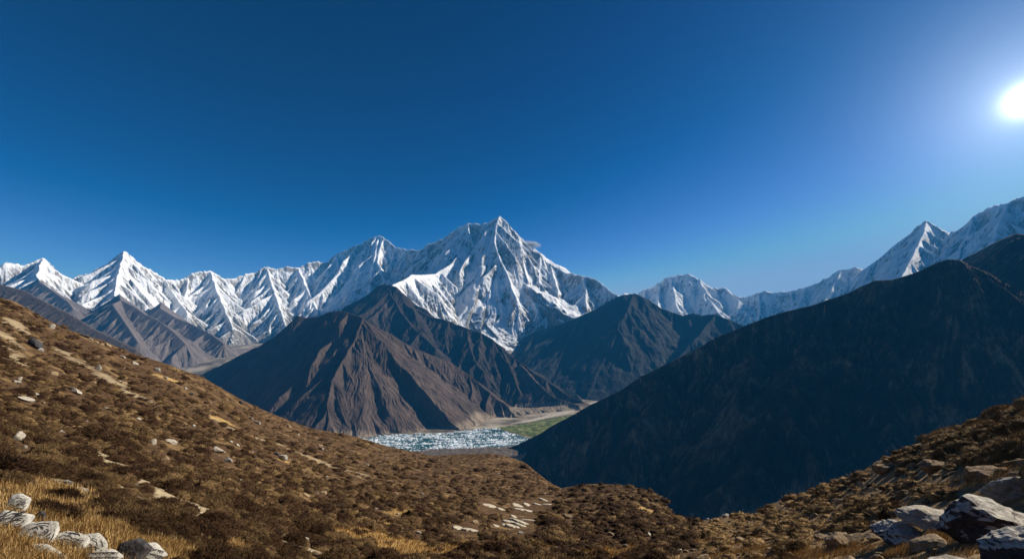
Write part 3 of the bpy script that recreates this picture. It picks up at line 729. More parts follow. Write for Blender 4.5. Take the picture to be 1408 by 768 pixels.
# ------------------------------------------------------------------ valley: lake full of ice, meadow, moraine, river
def on_plane(px, py, z):
    y = z * F / (YH - py); return ((px - 704) / F * y, y)
def sheet(name, outline, z, mat, label, cat, rough=12.0, relief=0.0, seed=0.0, cell=14.0):
    """an irregular patch of ground, outlined in plan, with its own relief"""
    w = [on_plane(px, py, z) for px, py in outline]
    ed = []
    for a, b in zip(w, w[1:] + w[:1]):
        n = max(2, int(math.hypot(b[0] - a[0], b[1] - a[1]) / 25))
        for i in range(n): ed.append((a[0] + (b[0] - a[0]) * i / n, a[1] + (b[1] - a[1]) * i / n))
    ed = np.array(ed, np.float32)
    ed[:, 0] += rough * fbm(ed[:, 0] / 60 + seed, ed[:, 1] / 60, 3); ed[:, 1] += rough * 1.5 * fbm(ed[:, 0] / 60 + 9, ed[:, 1] / 60 + seed, 3)
    x0, y0 = ed.min(0); x1, y1 = ed.max(0)
    gx = np.arange(x0 - cell, x1 + 2 * cell, cell); gy = np.arange(y0 - cell, y1 + 2 * cell, cell)
    Xg, Yg = np.meshgrid(gx, gy)
    ins = np.zeros(Xg.shape, bool); dm = np.full(Xg.shape, 1e9)
    for a, b in zip(ed, np.roll(ed, -1, 0)):
        cond = (a[1] > Yg) != (b[1] > Yg)
        with np.errstate(divide='ignore', invalid='ignore'):
            xi = (b[0] - a[0]) * (Yg - a[1]) / (b[1] - a[1]) + a[0]
        ins ^= cond & (Xg < xi)
        l2 = float(((b - a) ** 2).sum()) + 1e-9
        t = np.clip(((Xg - a[0]) * (b[0] - a[0]) + (Yg - a[1]) * (b[1] - a[1])) / l2, 0, 1)
        dm = np.minimum(dm, np.hypot(Xg - a[0] - t * (b[0] - a[0]), Yg - a[1] - t * (b[1] - a[1])))
    sd = np.where(ins, dm, -dm)
    Z = z + relief * (0.35 + np.abs(fbm(Xg / 120 + seed, Yg / 120, 4)) * 1.6) * sstep(0, 90, sd) - 6.0 * sstep(8, -cell * 1.2, sd)
    fq = grid_faces(*Xg.shape); k = (sd > -cell * 1.3).ravel(); fq = fq[k[fq].all(1)]
    used = np.zeros(Xg.size, bool); used[fq] = True; idx = np.cumsum(used) - 1
    o = mesh_np(name, np.stack([Xg, Yg, Z], -1).reshape(-1, 3)[used], idx[fq], mat, True)
    return tag(o, label, cat, kind='structure'), ed

LAKE = [(498, 603), (520, 598), (560, 596.5), (610, 595.5), (640, 591.5), (668, 588), (690, 589.5), (700, 594), (722, 600), (745, 606), (715, 612), (690, 616), (640, 617), (600, 619), (560, 624), (515, 622)]
m = Mat('glacier_lake_water', 0.12, 0.5)
c = m.coord()
M_WATER = m.done(m.ramp(m.noise(c, 1 / 60.0, 5), [(0.35, (0.012, 0.04, 0.05)), (0.65, (0.09, 0.21, 0.23))]), m.bump(m.noise(c, 1 / 6.0, 3), 0.3, 0.4))
lake, lake_ed = sheet('lake', LAKE, -848.2, M_WATER, 'turquoise lake packed with white ice at the foot of the pyramid hill', 'lake', 42, 0.0, 1.0, 9.0)
m = Mat('meadow', 0.95, 0.1); c = m.coord()
M_MEADOW = m.done(m.ramp(m.noise(c, 1 / 55.0, 8, 0.72), [(0.36, (0.03, 0.04, 0.014)), (0.48, (0.09, 0.115, 0.032)), (0.56, (0.17, 0.19, 0.06)), (0.66, (0.30, 0.26, 0.15))]), m.bump(m.noise(c, 1 / 15.0, 5), 3.0, 0.7))
sheet('meadow', [(676, 588.5), (700, 585), (730, 580), (765, 573), (795, 568), (800, 592), (770, 606), (742, 603), (722, 598), (702, 593)], -847.6, M_MEADOW, 'green meadow flats beside the icy lake', 'meadow', 18, 16.0, 4.0)
m = Mat('moraine', 0.95, 0.1); c = m.coord()
M_MOR = m.done(m.ramp(m.noise(c, 1 / 30.0, 7, 0.7), [(0.35, (0.05, 0.038, 0.03)), (0.55, (0.14, 0.11, 0.085)), (0.75, (0.30, 0.25, 0.2))]), m.bump(m.noise(c, 1 / 12.0, 5, 0.65), 4.0, 0.9))
sheet('moraine', [(560, 620), (590, 616.5), (640, 614.5), (690, 613), (725, 610), (735, 620), (690, 628), (620, 632), (560, 634)], -847.2, M_MOR, 'brown moraine bank between the icy lake and the near slope', 'moraine', 16, 9.0, 2.0, 9.0)
m = Mat('pale_gravel', 0.95, 0.1); c = m.coord()
M_PALE = m.done(m.ramp(m.noise(c, 1 / 40.0, 6, 0.65), [(0.35, (0.30, 0.26, 0.21)), (0.65, (0.52, 0.47, 0.39))]), m.bump(m.noise(c, 1 / 9.0, 4), 1.0, 0.6))
sheet('shore', [(575, 625.5), (610, 623.5), (650, 622), (690, 620), (690, 625), (640, 630), (585, 633)], -846.0, M_PALE, 'pale gravel shore below the moraine', 'shore', 8, 1.5, 3.0, 8.0)
sheet('river_bed', [(700, 582), (725, 577), (752, 570), (785, 561), (815, 552), (830, 551), (815, 556), (790, 564.5), (760, 572), (728, 579)], -846.4, M_PALE, 'pale river bed winding beyond the meadow', 'river bed', 14, 2.0, 6.0, 12.0)

# ice: far too many floes to count, one mass
m = Mat('ice', 0.55, 0.3); c = m.coord()
M_ICE = m.done(m.ramp(m.noise(c, 1 / 14.0, 4), [(0.3, (0.62, 0.74, 0.78)), (0.6, (0.90, 0.93, 0.94))]), m.bump(m.noise(c, 1 / 3.0, 4), 1.2, 0.6))
def poly_inside(ed, x, y):
    r = np.zeros(len(x), bool)
    for a, b in zip(ed, np.roll(ed, -1, 0)):
        cond = (a[1] > y) != (b[1] > y)
        with np.errstate(divide='ignore', invalid='ignore'):
            r ^= cond & (x < (b[0] - a[0]) * (y - a[1]) / (b[1] - a[1]) + a[0])
    return r
rg = np.random.RandomState(5)
(ix0, iy0), (ix1, iy1) = lake_ed.min(0), lake_ed.max(0)
ix = rg.uniform(ix0, ix1, 26000); iy = rg.uniform(iy0, iy1, 26000)
band = fbm(ix / 300.0, iy / 60.0, 3) * 1.5 + 0.30
sel = poly_inside(lake_ed, ix, iy) & (rg.rand(26000) < np.clip(-0.02 + band * 0.85, 0.02, 0.5))
ix, iy = ix[sel], iy[sel]
V, Fc = [], []
for x, y in zip(ix, iy):
    n = 6; r = rg.lognormal(1.45, 0.6); hgt = rg.uniform(1.2, 5.0); a0 = rg.rand() * 6.3
    an = a0 + np.arange(n) / n * 6.283 + rg.uniform(-0.3, 0.3, n); rr = r * rg.uniform(0.65, 1.25, n)
    bx, by = x + np.cos(an) * rr * 1.3, y + np.sin(an) * rr
    b0 = len(V)
    tl = rg.uniform(-0.25, 0.25, 2)
    for i in range(n): V.append((bx[i], by[i], -850.0))
    for i in range(n):
        ux, uy = (bx[i] - x) * 0.72, (by[i] - y) * 0.72
        V.append((x + ux, y + uy, -848.2 + hgt + ux * tl[0] + uy * tl[1]))
    for i in range(n):
        Fc.append((b0 + i, b0 + (i + 1) % n, b0 + n + (i + 1) % n, b0 + n + i))
    Fc.append((b0 + n, b0 + n + 1, b0 + n + 2, b0 + n + 3)); Fc.append((b0 + n, b0 + n + 3, b0 + n + 4, b0 + n + 5))
o = mesh_np('ice_floes', V, Fc, M_ICE, False)
tag(o, 'packed white ice floes floating on the turquoise lake', 'ice', kind='stuff')

# ------------------------------------------------------------------ rocks
def rock_mesh(name, seed, mat, sub=3, flat=0.75, planes=13, rough=0.05, sharp=0.95):
    r_ = np.random.RandomState(seed)
    bm = bmesh.new(); bmesh.ops.create_icosphere(bm, subdivisions=sub, radius=1.0)
    v = np.array([q.co for q in bm.verts]); f = np.array([[q.index for q in p.verts] for p in bm.faces]); bm.free()
    nrm = r_.normal(size=(planes, 3)); nrm /= np.linalg.norm(nrm, axis=1, keepdims=True)
    dpl = r_.uniform(0.42, 0.95, planes)
    dots = v @ nrm.T
    rad = np.where(dots > 0.05, dpl / np.maximum(dots, 0.05), 9).min(1)
    rad = np.minimum(rad, 1.3) * sharp + (1 - sharp) * np.minimum(rad, 1.0) ** 0.5
    p = v * rad[:, None]
    nz = fbm(p[:, 0] * 2.2 + seed, p[:, 1] * 2.2 + p[:, 2] * 1.7, 4) + 0.5 * fbm(p[:, 2] * 5 + seed, p[:, 0] * 5 - p[:, 1] * 4, 3)
    p = p * (1 + rough * 2.0 * nz)[:, None]
    p[:, 2] *= flat
    p[:, 0] *= r_.uniform(0.9, 1.3)
    o = mesh_np(name, p, f, mat, False, link=False)
    me = o.data; bpy.data.objects.remove(o)
    return me

def rock_mat(name, lo, mid, hi, lichen=0.5, spots=None, scale=1.0):
    m = Mat(name, 0.9, 0.2); c = m.coord()
    n = m.noise(c, 2.6 * scale, 7, 0.68); n2 = m.noise(c, 9.0 * scale, 6, 0.7); n3 = m.noise(c, 1.2 * scale, 3)
    col_ = m.ramp(m.math('ADD', m.math('MULTIPLY', n, 0.6), m.math('MULTIPLY', n2, 0.4)), [(0.34, lo), (0.5, mid), (0.64, hi)])
    li = m.ramp(m.voro(c, 6.0 * scale), [(0.12, lichen), (0.2, 0.0)])
    col_ = m.mix(li, col_, tuple(x * 0.45 for x in lo))
    if spots: col_ = m.mix(m.ramp(n3, [(0.55, 0.0), (0.62, 0.8)]), col_, spots)
    b = m.bump(n, 0.12, 0.9, m.bump(n2, 0.03, 0.9))
    return m.done(col_, b)
M_RPALE = rock_mat('pale_boulder', (0.17, 0.145, 0.11), (0.40, 0.355, 0.285), (0.60, 0.55, 0.46), 0.3)
M_RGREY = rock_mat('grey_boulder', (0.13, 0.12, 0.105), (0.33, 0.31, 0.275), (0.58, 0.55, 0.49), 0.5)
M_RDARK = rock_mat('dark_boulder', (0.020, 0.020, 0.024), (0.05, 0.048, 0.05), (0.13, 0.12, 0.115), 0.4)
M_RTAN = rock_mat('tan_boulder', (0.15, 0.10, 0.055), (0.31, 0.22, 0.125), (0.50, 0.385, 0.25), 0.4)
M_RBROWN = rock_mat('brown_stone', (0.10, 0.064, 0.037), (0.25, 0.17, 0.098), (0.46, 0.34, 0.215), 0.4, (0.10, 0.095, 0.035))
RM = {k: [rock_mesh('boulder', 100 * i + s, mt, 3, fl) for s, fl in ((1, 0.75), (2, 0.6), (3, 0.85), (4, 0.5))] for i, (k, mt) in enumerate((('pale', M_RPALE), ('grey', M_RGREY), ('dark', M_RDARK), ('tan', M_RTAN), ('brown', M_RBROWN)))}

ROCKPX = []
def put_rock(name, px, py, wpx, kind, label, cat='boulder', group=None, asp=1.0, var=0, rot=None, sink=0.25, tilt=0.0, flat=1.0, me=None):
    h = hit(px, py + wpx * 0.25)
    if h is None: return None
    ROCKPX.append((px, py, wpx))
    s = wpx * h[1] / F * 0.5
    o = bpy.data.objects.new(name, me or RM[kind][var % 4]); col.objects.link(o)
    n = ground_normal(px, h[1])
    q = n.to_track_quat('Z', 'Y').to_matrix().to_4x4()
    rz = Matrix.Rotation(rot if rot is not None else (px * 7.13) % 6.28, 4, 'Z')
    o.matrix_world = Matrix.Translation((h[0], h[1], h[2])) @ q @ Matrix.Rotation(tilt, 4, 'Y') @ rz @ Matrix.Diagonal((s * asp, s, s * flat, 1)) @ Matrix.Translation((0, 0, 0.55 - sink))
    return tag(o, label, cat, group)

BOULDERS = [
    (45, 471, 17, 'dark', 'big dark boulder high on the left slope with a pale stone at its foot', 0), (55, 479, 8, 'grey', 'pale grey stone at the foot of the big dark boulder', 1),
    (70, 449, 8, 'pale', 'round pale boulder just under the left skyline', 2), (117, 461, 8, 'dark', 'dark rock poking above the left skyline', 0), (123, 466, 5, 'pale', 'small white stone below the dark rock on the skyline', 1),
    (134, 506, 9, 'pale', 'upright pale boulder standing alone on the upper left slope', 2), (105, 537, 12, 'pale', 'pale boulder with a dark hollow beside it', 0), (97, 533, 8, 'dark', 'dark stone left of the pale boulder with the hollow', 3),
    (167, 490, 6, 'pale', 'small pale stone close under the skyline right of the dark rock', 1), (184, 498, 7, 'pale', 'flat pale stone below the skyline, right of the small pale one', 3), (171, 526, 7, 'tan', 'tan pointed stone on the upper left slope', 2),
    (215, 507, 9, 'grey', 'grey boulder in heath near the left skyline', 0), (226, 518, 6, 'pale', 'little pale stone below the grey boulder near the skyline', 1), (75, 512, 9, 'tan', 'tan block left of the upright pale boulder', 2),
    (20, 524, 9, 'pale', 'left stone of a close pale pair on the left slope', 1), (26, 521, 7, 'pale', 'right stone of a close pale pair on the left slope', 2), (34, 547, 13, 'pale', 'low flat pale stone below the close pale pair', 3),
    (22, 600, 15, 'pale', 'white wedge of stone in dark heath at the left', 2), (210, 608, 9, 'pale', 'pale pointed boulder in the middle of the left slope', 2), (236, 606, 12, 'pale', 'larger pale boulder right of the pointed one', 0),
    (298, 617, 15, 'pale', 'broad pale boulder halfway along the left slope', 1), (315, 632, 10, 'grey', 'grey white boulder below the broad pale boulder', 0), (388, 628, 12, 'grey', 'blue grey boulder in front of a dark hollow', 2), (379, 622, 9, 'dark', 'dark rock beside the blue grey boulder', 3),
    (318, 607, 5, 'pale', 'tiny white stone above the broad pale boulder', 1), (326, 611, 7, 'pale', 'small pale stone next to the tiny white one', 0), (228, 629, 9, 'tan', 'tan stone below the larger pale boulder', 2),
    (92, 661, 15, 'grey', 'grey stone above the golden grass', 3), (112, 672, 14, 'pale', 'pale slab above the dark shrub', 3), (345, 575, 6, 'grey', 'grey stone under the middle of the left skyline', 1), (397, 586, 6, 'tan', 'tan stone on the skyline of the lower left slope', 2),
    (155, 470, 6, 'tan', 'first tan lump of the rocky skyline rib', 0), (148, 474, 7, 'tan', 'second tan lump of the rocky skyline rib', 1), (140, 473, 6, 'tan', 'third tan lump of the rocky skyline rib', 2), (132, 470, 6, 'tan', 'fourth tan lump of the rocky skyline rib', 3),
    (255, 533, 5, 'grey', 'grey stone below the skyline above the golden patch', 1), (262, 541, 6, 'dark', 'dark stone below the skyline above the golden patch', 0), (331, 553, 7, 'dark', 'dark rock on the middle of the left skyline', 2),
    (441, 616, 7, 'grey', 'grey stone near the dark gully head', 1), (492, 655, 8, 'tan', 'tan stone in the lower heath', 0), (420, 680, 8, 'tan', 'golden tan stone right of the broad pale boulder', 1), (445, 676, 7, 'tan', 'tan stone beside a golden patch', 2),
    (580, 678, 5, 'grey', 'pale grey stone in the dark heath of the hollow', 1), (652, 716, 10, 'tan', 'cream boulder behind the pale slabs', 2), (780, 709, 11, 'tan', 'yellow tan rock on the middle mound', 1), (840, 733, 9, 'tan', 'pale tan stone on the right of the middle mound', 0),
    (935, 756, 8, 'pale', 'white stone at the foot of the right bank', 1), (892, 735, 7, 'pale', 'pale stone below the middle mound', 2), (997, 708, 9, 'grey', 'grey white boulder on the skyline of the saddle', 0), (973, 713, 5, 'grey', 'small grey stone on the skyline of the saddle', 1),
    (860, 749, 8, 'grey', 'grey stone in front of the middle mound', 1), (420, 741, 8, 'pale', 'white stone below the end of the trail', 1), (388, 733, 7, 'pale', 'small white stone right of the trail', 2), (435, 760, 12, 'tan', 'cream stone at the very end of the trail', 0),
    (48, 540, 6, 'pale', 'small pale stone right of the low flat stone', 0), (60, 553, 5, 'tan', 'small tan stone on the left slope', 1), (190, 575, 5, 'pale', 'small pale stone above the pointed boulder', 3), (265, 585, 5, 'grey', 'small grey stone above the broad pale boulder', 2), (145, 560, 5, 'pale', 'small pale stone below the upright boulder', 1),
]
for px, py, w, kd, lab, var in BOULDERS:
    put_rock('boulder', px, py, w * 1.15, kd, lab, var=var)
r9 = np.random.RandomState(9)
for k in range(88):
    px = r9.uniform(0, 760); tp = np.interp(px, SILX, SILY); py = tp + 3 + (760 - tp) * r9.uniform(0, 1) ** 1.3
    if px < 240 and py > 640 + px * 0.3: continue
    put_rock('stone', px, py, r9.lognormal(1.25, 0.35), ('pale', 'tan', 'pale', 'grey', 'tan')[r9.randint(5)], 'small weathered stone lying in the heath of the left slope', 'stone', 'small stones over the left slope', var=r9.randint(4), sink=0.4)
# pale streaky outcrops on the floor of the hollow
def slab_mesh(seed, mat):
    r_ = np.random.RandomState(seed)
    n = 40; nr = 7; an = np.arange(n) / n * 2 * np.pi
    nc = r_.randint(6, 9); ca_ = np.sort(r_.uniform(0, 2 * np.pi, nc)); cr_ = r_.uniform(0.55, 1.25, nc)
    out_ = np.interp(an, np.concatenate([ca_ - 2 * np.pi, ca_, ca_ + 2 * np.pi]), np.tile(cr_, 3)) + 0.10 * r_.uniform(-1, 1, n)
    V = [(0, 0, 0.5)]; Fq = []
    for k in range(1, nr + 1):
        t = k / nr
        for i in range(n):
            q = min(t * 1.12, 1.0)
            z = 0.5 * (1 - 0.25 * q ** 2) if k < nr - 1 else (0.18 if k == nr - 1 else -0.5)
            V.append((math.cos(an[i]) * out_[i] * q, math.sin(an[i]) * out_[i] * q, z + 0.10 * float(fbm(np.array([math.cos(an[i]) * t * 3 + seed]), np.array([math.sin(an[i]) * t * 3]), 3)[0])))
    V = np.array(V)
    tri = [(0, 1 + i, 1 + (i + 1) % n) for i in range(n)]
    for k in range(nr - 1):
        a = 1 + k * n
        for i in range(n):
            j = (i + 1) % n
            tri += [(a + i, a + n + i, a + n + j), (a + i, a + n + j, a + j)]
    o = mesh_np('rock_slab', V, tri, mat, False, link=False); me = o.data; bpy.data.objects.remove(o); return me
M_SLAB = rock_mat('bleached_slab', (0.22, 0.185, 0.13), (0.46, 0.40, 0.30), (0.66, 0.60, 0.47), 0.6)
SLM = [slab_mesh(s, M_SLAB) for s in (3, 8, 14, 23, 31)]
SLABS = [(672, 690, 20, 'pale slab alone above the streaked outcrops', 0.0)] + \
        [(x, y, w, None, a) for x, y, w, a in ((712, 692, 15, .2), (726, 691, 12, .1), (722, 697, 18, .15), (741, 690, 14, .2), (750, 684, 16, .3), (754, 690, 12, .1), (690, 698, 10, .1),
         (708, 708, 12, .3), (702, 713, 16, .3), (714, 711, 20, .35), (722, 714, 22, .3), (695, 718, 14, .3), (708, 719, 20, .3), (720, 719, 16, .3), (727, 711, 14, .3), (683, 720, 12, .2))] + \
        [(632, 722, 20, 'left half of the pale slab pair beside the cream boulder', .0), (648, 724, 18, 'right half of the pale slab pair beside the cream boulder', .1)]
for k, (px, py, w, lab, a) in enumerate(SLABS):
    put_rock('rock_slab', px, py, w, None, lab or 'bleached streak of bedrock slab in the dark hollow', 'rock', None if lab else 'bleached bedrock slabs in the hollow', rot=a, sink=0.62, tilt=-0.1 - 0.12 * (k % 3), flat=0.34, asp=1.0 + 0.25 * (k % 4), me=SLM[k % 5])
for o_ in [x for x in col.objects if x.name.startswith('rock_slab')]:
    s_ = o_.matrix_world.copy(); o_.matrix_world = s_ @ Matrix.Diagonal((1.0, 1.4, 1, 1))

# ------------------------------------------------------------------ big rocks at the lower right
def big_rock(px, py, wpx, kd, lab, cap=None, asp=1.0, flat=0.8, rot=0.0, seed=1, sub=4, tilt=0.0, sink=0.3):
    me = rock_mesh('boulder', seed, {'dark': M_RDARK2, 'grey': M_RGREY, 'pale': M_RPALE, 'brown': M_RBROWN}[kd], sub, 1.0, 18, 0.10, 0.75)
    h = hit(px, py + wpx * 0.3)
    ROCKPX.append((px, py, wpx))
    s = wpx * h[1] / F * 0.5
    o = bpy.data.objects.new('boulder', me); col.objects.link(o)
    o.matrix_world = Matrix.Translation(h) @ Matrix.Rotation(tilt, 4, 'Y') @ Matrix.Rotation(rot, 4, 'Z') @ Matrix.Diagonal((s * asp, s, s * flat, 1)) @ Matrix.Translation((0, 0, 0.7 - sink))
    return tag(o, lab, 'boulder')
# dark rock with pale caps; lit look of upper faces painted into the colour
m = Mat('lit_top_rock', 0.85, 0.25); c = m.coord()
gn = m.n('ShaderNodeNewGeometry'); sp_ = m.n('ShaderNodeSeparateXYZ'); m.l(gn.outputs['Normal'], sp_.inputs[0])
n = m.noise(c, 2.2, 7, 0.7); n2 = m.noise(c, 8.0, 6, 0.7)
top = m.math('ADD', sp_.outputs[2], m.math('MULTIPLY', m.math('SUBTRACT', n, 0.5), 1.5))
lit_cap = m.ramp(top, [(0.40, 0.0), (0.58, 1.0)])
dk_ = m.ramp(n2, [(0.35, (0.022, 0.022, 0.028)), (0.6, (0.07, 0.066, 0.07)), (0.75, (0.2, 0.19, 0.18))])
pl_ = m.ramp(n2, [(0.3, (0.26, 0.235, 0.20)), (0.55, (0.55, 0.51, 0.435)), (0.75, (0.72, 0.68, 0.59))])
M_RDARK2 = m.done(m.mix(lit_cap, dk_, pl_), m.bump(n, 0.14, 1.0, m.bump(n2, 0.04, 0.9)))
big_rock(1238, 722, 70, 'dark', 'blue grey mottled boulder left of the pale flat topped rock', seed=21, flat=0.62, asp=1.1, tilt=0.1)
big_rock(1290, 702, 76, 'pale', 'pale flat topped rock above the golden grass at the right', seed=33, flat=0.45, asp=1.1, tilt=0.05)
big_rock(1350, 708, 104, 'dark', 'large dark boulder with a pale top', seed=47, flat=0.85, asp=1.0, tilt=0.12)
big_rock(1398, 664, 62, 'pale', 'rounded pale boulder at the right edge above the large dark one', seed=52, flat=0.8)
big_rock(1318, 764, 116, 'pale', 'long white topped slab at the bottom right', seed=61, flat=0.22, asp=1.25, tilt=0.02, sink=0.1)
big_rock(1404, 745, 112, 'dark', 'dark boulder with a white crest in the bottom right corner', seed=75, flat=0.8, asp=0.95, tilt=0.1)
big_rock(1152, 742, 44, 'brown', 'dark brown rock with a black hollow under it on the right bank', seed=83, flat=0.8)
big_rock(1283, 640, 30, 'brown', 'upright brown rock on the upper right bank', seed=91, flat=1.0)
big_rock(1345, 648, 44, 'brown', 'broad brown rock high on the right bank', seed=97, flat=0.8, asp=1.1)
big_rock(1216, 641, 30, 'brown', 'brown boulder on the skyline of the right bank', seed=99, flat=0.75, asp=1.2)
big_rock(1075, 690, 12, 'brown', 'small brown rock where the right bank meets the skyline', seed=103, flat=0.7)

# ------------------------------------------------------------------ carved prayer stones at the lower left
m = Mat('whitewashed_stone', 0.85, 0.2); c = m.coord()
n = m.noise(c, 5.0, 7, 0.68); n2 = m.noise(c, 26.0, 5, 0.65)
M_MANI = m.done(m.ramp(m.math('ADD', m.math('MULTIPLY', n, 0.65), m.math('MULTIPLY', n2, 0.35)), [(0.33, (0.10, 0.092, 0.078)), (0.45, (0.34, 0.32, 0.275)), (0.62, (0.62, 0.60, 0.53))]), m.bump(n, 0.05, 0.9, m.bump(n2, 0.012, 0.8)))
m = Mat('carved_line', 0.9, 0.1)
M_CARVE = m.done((0.035, 0.032, 0.03))
def mani_stone(px, py, wpx, hpx, label, yaw, pitch, roll, seed, style=0, thick=0.34, depth=0.0, cat='carved stone', dark=False):
    py += 5
    h = hit(px, py + hpx * 0.42)
    Y = h[1] + depth; sw, sh = wpx * 1.18 * Y / F * 0.5, hpx * 1.15 * Y / F * 0.5
    r_ = np.random.RandomState(seed)
    n = 56; an = np.arange(n) / n * 2 * np.pi
    nc = 9 if style == 0 else r_.randint(5, 8); ca_ = (np.arange(nc) + r_.uniform(-0.3, 0.3, nc)) / nc * 2 * np.pi; cr_ = r_.uniform(0.85, 1.15, nc)
    cx_, cy_ = np.cos(ca_) * cr_, np.sin(ca_) * cr_
    rr_ = np.full(n, 9.0)
    for i_ in range(nc):      # straight broken edges between the corners
        x1, y1, x2, y2 = cx_[i_], cy_[i_], cx_[(i_ + 1) % nc], cy_[(i_ + 1) % nc]
        nx_, ny_ = y2 - y1, x1 - x2; ln_ = math.hypot(nx_, ny_); dd_ = (nx_ * x1 + ny_ * y1) / ln_
        ct = (np.cos(an) * nx_ + np.sin(an) * ny_) / ln_
        rr_ = np.minimum(rr_, np.where(ct > 0.05, dd_ / np.maximum(ct, 0.05), 9))
    rr_ = (np.roll(rr_, 1) + 2 * rr_ + np.roll(rr_, -1)) / 4
    o_ = rr_ * (1.06 + 0.03 * fbm(np.cos(an) * 4 + seed, np.sin(an) * 4, 3))
    prof = [(0.0, 0.5), (0.25, 0.5), (0.5, 0.49), (0.7, 0.46), (0.84, 0.40), (0.93, 0.28), (0.99, 0.08), (1.0, -0.12), (0.95, -0.34), (0.8, -0.47), (0.45, -0.5), (0.0, -0.5)]
    V = [(0, 0, 0.5)]
    rings = prof[1:-1]
    def face_z(x, y, base):   # gently uneven face
        return base + 0.10 * float(fbm(np.array([x * 1.7 + seed]), np.array([y * 1.7]), 3)[0])
    for t, z in rings:
        for i in range(n):
            x, y = math.cos(an[i]) * t * o_[i], math.sin(an[i]) * t * o_[i]
            V.append((x, y, face_z(x, y, z)))
    V.append((0, 0, -0.5)); V[0] = (0, 0, face_z(0, 0, 0.5))
    T = [(0, 1 + i, 1 + (i + 1) % n) for i in range(n)]
    for k in range(len(rings) - 1):
        a = 1 + k * n
        for i in range(n):
            j = (i + 1) % n
            T += [(a + i, a + n + i, a + n + j), (a + i, a + n + j, a + j)]
    a = 1 + (len(rings) - 1) * n; e = len(V) - 1
    T += [(a + i, e, a + (i + 1) % n) for i in range(n)]
    sc3 = np.array([sw, sh, thick * (sw + sh) * 0.5])
    o = mesh_np('mani_stone', np.array(V) * sc3, T, M_RDARK if dark else M_MANI, True)
    o.matrix_world = Matrix.Translation((h[0], Y, h[2] + sh * 0.68)) @ Matrix.Rotation(yaw, 4, 'Z') @ Matrix.Rotation(math.pi / 2 - pitch, 4, 'X') @ Matrix.Rotation(roll, 4, 'Z')
    tag(o, label, cat)
    # carved strokes, laid on as thin dark lines
    st = []
    def base_z(x, y):
        t = min(math.hypot(x, y), 1.0)
        return face_z(x, y, float(np.interp(t, [q[0] for q in prof[:8]], [q[1] for q in prof[:8]])))
    if style in (0, 2):
        st.append([(0.80 * math.cos(q), 0.80 * math.sin(q)) for q in np.linspace(0.1, 6.2, 50)])
        if style == 0: st.append([(0.66 * math.cos(q), 0.66 * math.sin(q)) for q in np.linspace(0.5, 6.0, 44)])
    nrow = 3 if style != 3 else 2
    for rr, cnt in ((0.52, 7), (0.28, 4)) if style == 0 else ():
        for k in range(cnt):
            a = k / cnt * 6.283 + r_.uniform(-.15, .15)
            for w_ in range(3):
                b0 = a + r_.uniform(-0.3, 0.3); r0 = rr + r_.uniform(-0.1, 0.08); sp2 = r_.uniform(0.25, 0.6); cv = r_.uniform(-0.25, 0.25)
                st.append([((r0 + cv * s_ * (1 - s_) * 1.5 + 0.1 * (s_ - 0.5) * w_) * math.cos(b0 + sp2 * s_), (r0 + cv * s_ * (1 - s_) * 1.5 + 0.1 * (s_ - 0.5) * w_) * math.sin(b0 + sp2 * s_)) for s_ in np.linspace(0, 1, 8)])
    if style in (1, 2):   # sweeping curved lines
        for k in range(13):
            y0 = -0.72 + k * 0.115; c0 = r_.uniform(0.1, 0.35); L0 = math.sqrt(max(0.05, 0.62 - y0 * y0))
            xs = np.linspace(-L0 * r_.uniform(0.6, 1), L0 * r_.uniform(0.5, 1), 16)
            st.append([(x, y0 + c0 * (1 - (x / L0) ** 2) * (0.8 if k % 2 else -0.3) + 0.09 * math.sin(x * 6 + k * 2.2) + 0.03 * math.sin(x * 19 + k)) for x in xs])
    if style == 3:        # rows of short upright marks
        for row in range(3):
            y0 = 0.38 - row * 0.36; L0 = math.sqrt(max(0.1, 0.6 - y0 * y0)); x = -L0
            st.append([(q, y0 + 0.13) for q in np.linspace(-L0, L0, 8)])
            while x < L0:
                hh = r_.uniform(0.1, 0.24)
                st.append([(x + 0.03 * math.sin(q * 5), y0 + 0.12 - hh * q) for q in np.linspace(0, 1, 5)])
                if r_.rand() < 0.6: st.append([(x + 0.09 * q, y0 + 0.02 + 0.05 * math.sin(q * 3.1)) for q in np.linspace(0, 1, 5)])
                x += r_.uniform(0.1, 0.17)
    SV, SF = [], []
    for ln in st:
        ln = np.array(ln); w_ = 0.024 * r_.uniform(0.7, 1.4)
        d = np.gradient(ln, axis=0); d /= np.linalg.norm(d, axis=1, keepdims=True) + 1e-9
        nn = np.stack([-d[:, 1], d[:, 0]], 1)
        b0 = len(SV)
        for q, (p, k) in enumerate(zip(ln, nn)):
            tp = w_ * (0.45 if q in (0, len(ln) - 1) else 1.0)
            for sg in (1, -1):
                x, y = p + k * tp * sg
                SV.append((x, y, base_z(x, y) + 0.012))
        for q in range(len(ln) - 1): SF.append((b0 + 2 * q, b0 + 2 * q + 1, b0 + 2 * q + 3, b0 + 2 * q + 2))
    if SV:
        mesh_np('carving', np.array(SV) * sc3, SF, M_CARVE, False, parent=o)
    return o
mani_stone(3, 696, 24, 26, 'upper white prayer stone at the left picture edge', 0.5, 0.5, 0.2, 1, 1, 0.5, 0.35)
mani_stone(8, 717, 44, 36, 'big white prayer stone below the upper one at the left edge', 0.45, 0.5, 0.5, 2, 1, 0.5, 0.1)
mani_stone(32, 728, 22, 20, 'small dark streaked prayer stone left of the round one', 0.4, 0.55, 0.3, 3, 3, 0.45, 0.15)
mani_stone(52, 732, 36, 38, 'round prayer stone carved with rings of script', 0.45, 0.6, 0.1, 4, 0, 0.30, 0.0)
mani_stone(95, 741, 38, 34, 'prayer stone carved with sweeping curved lines', 0.5, 0.6, -0.3, 5, 1, 0.34, 0.0)
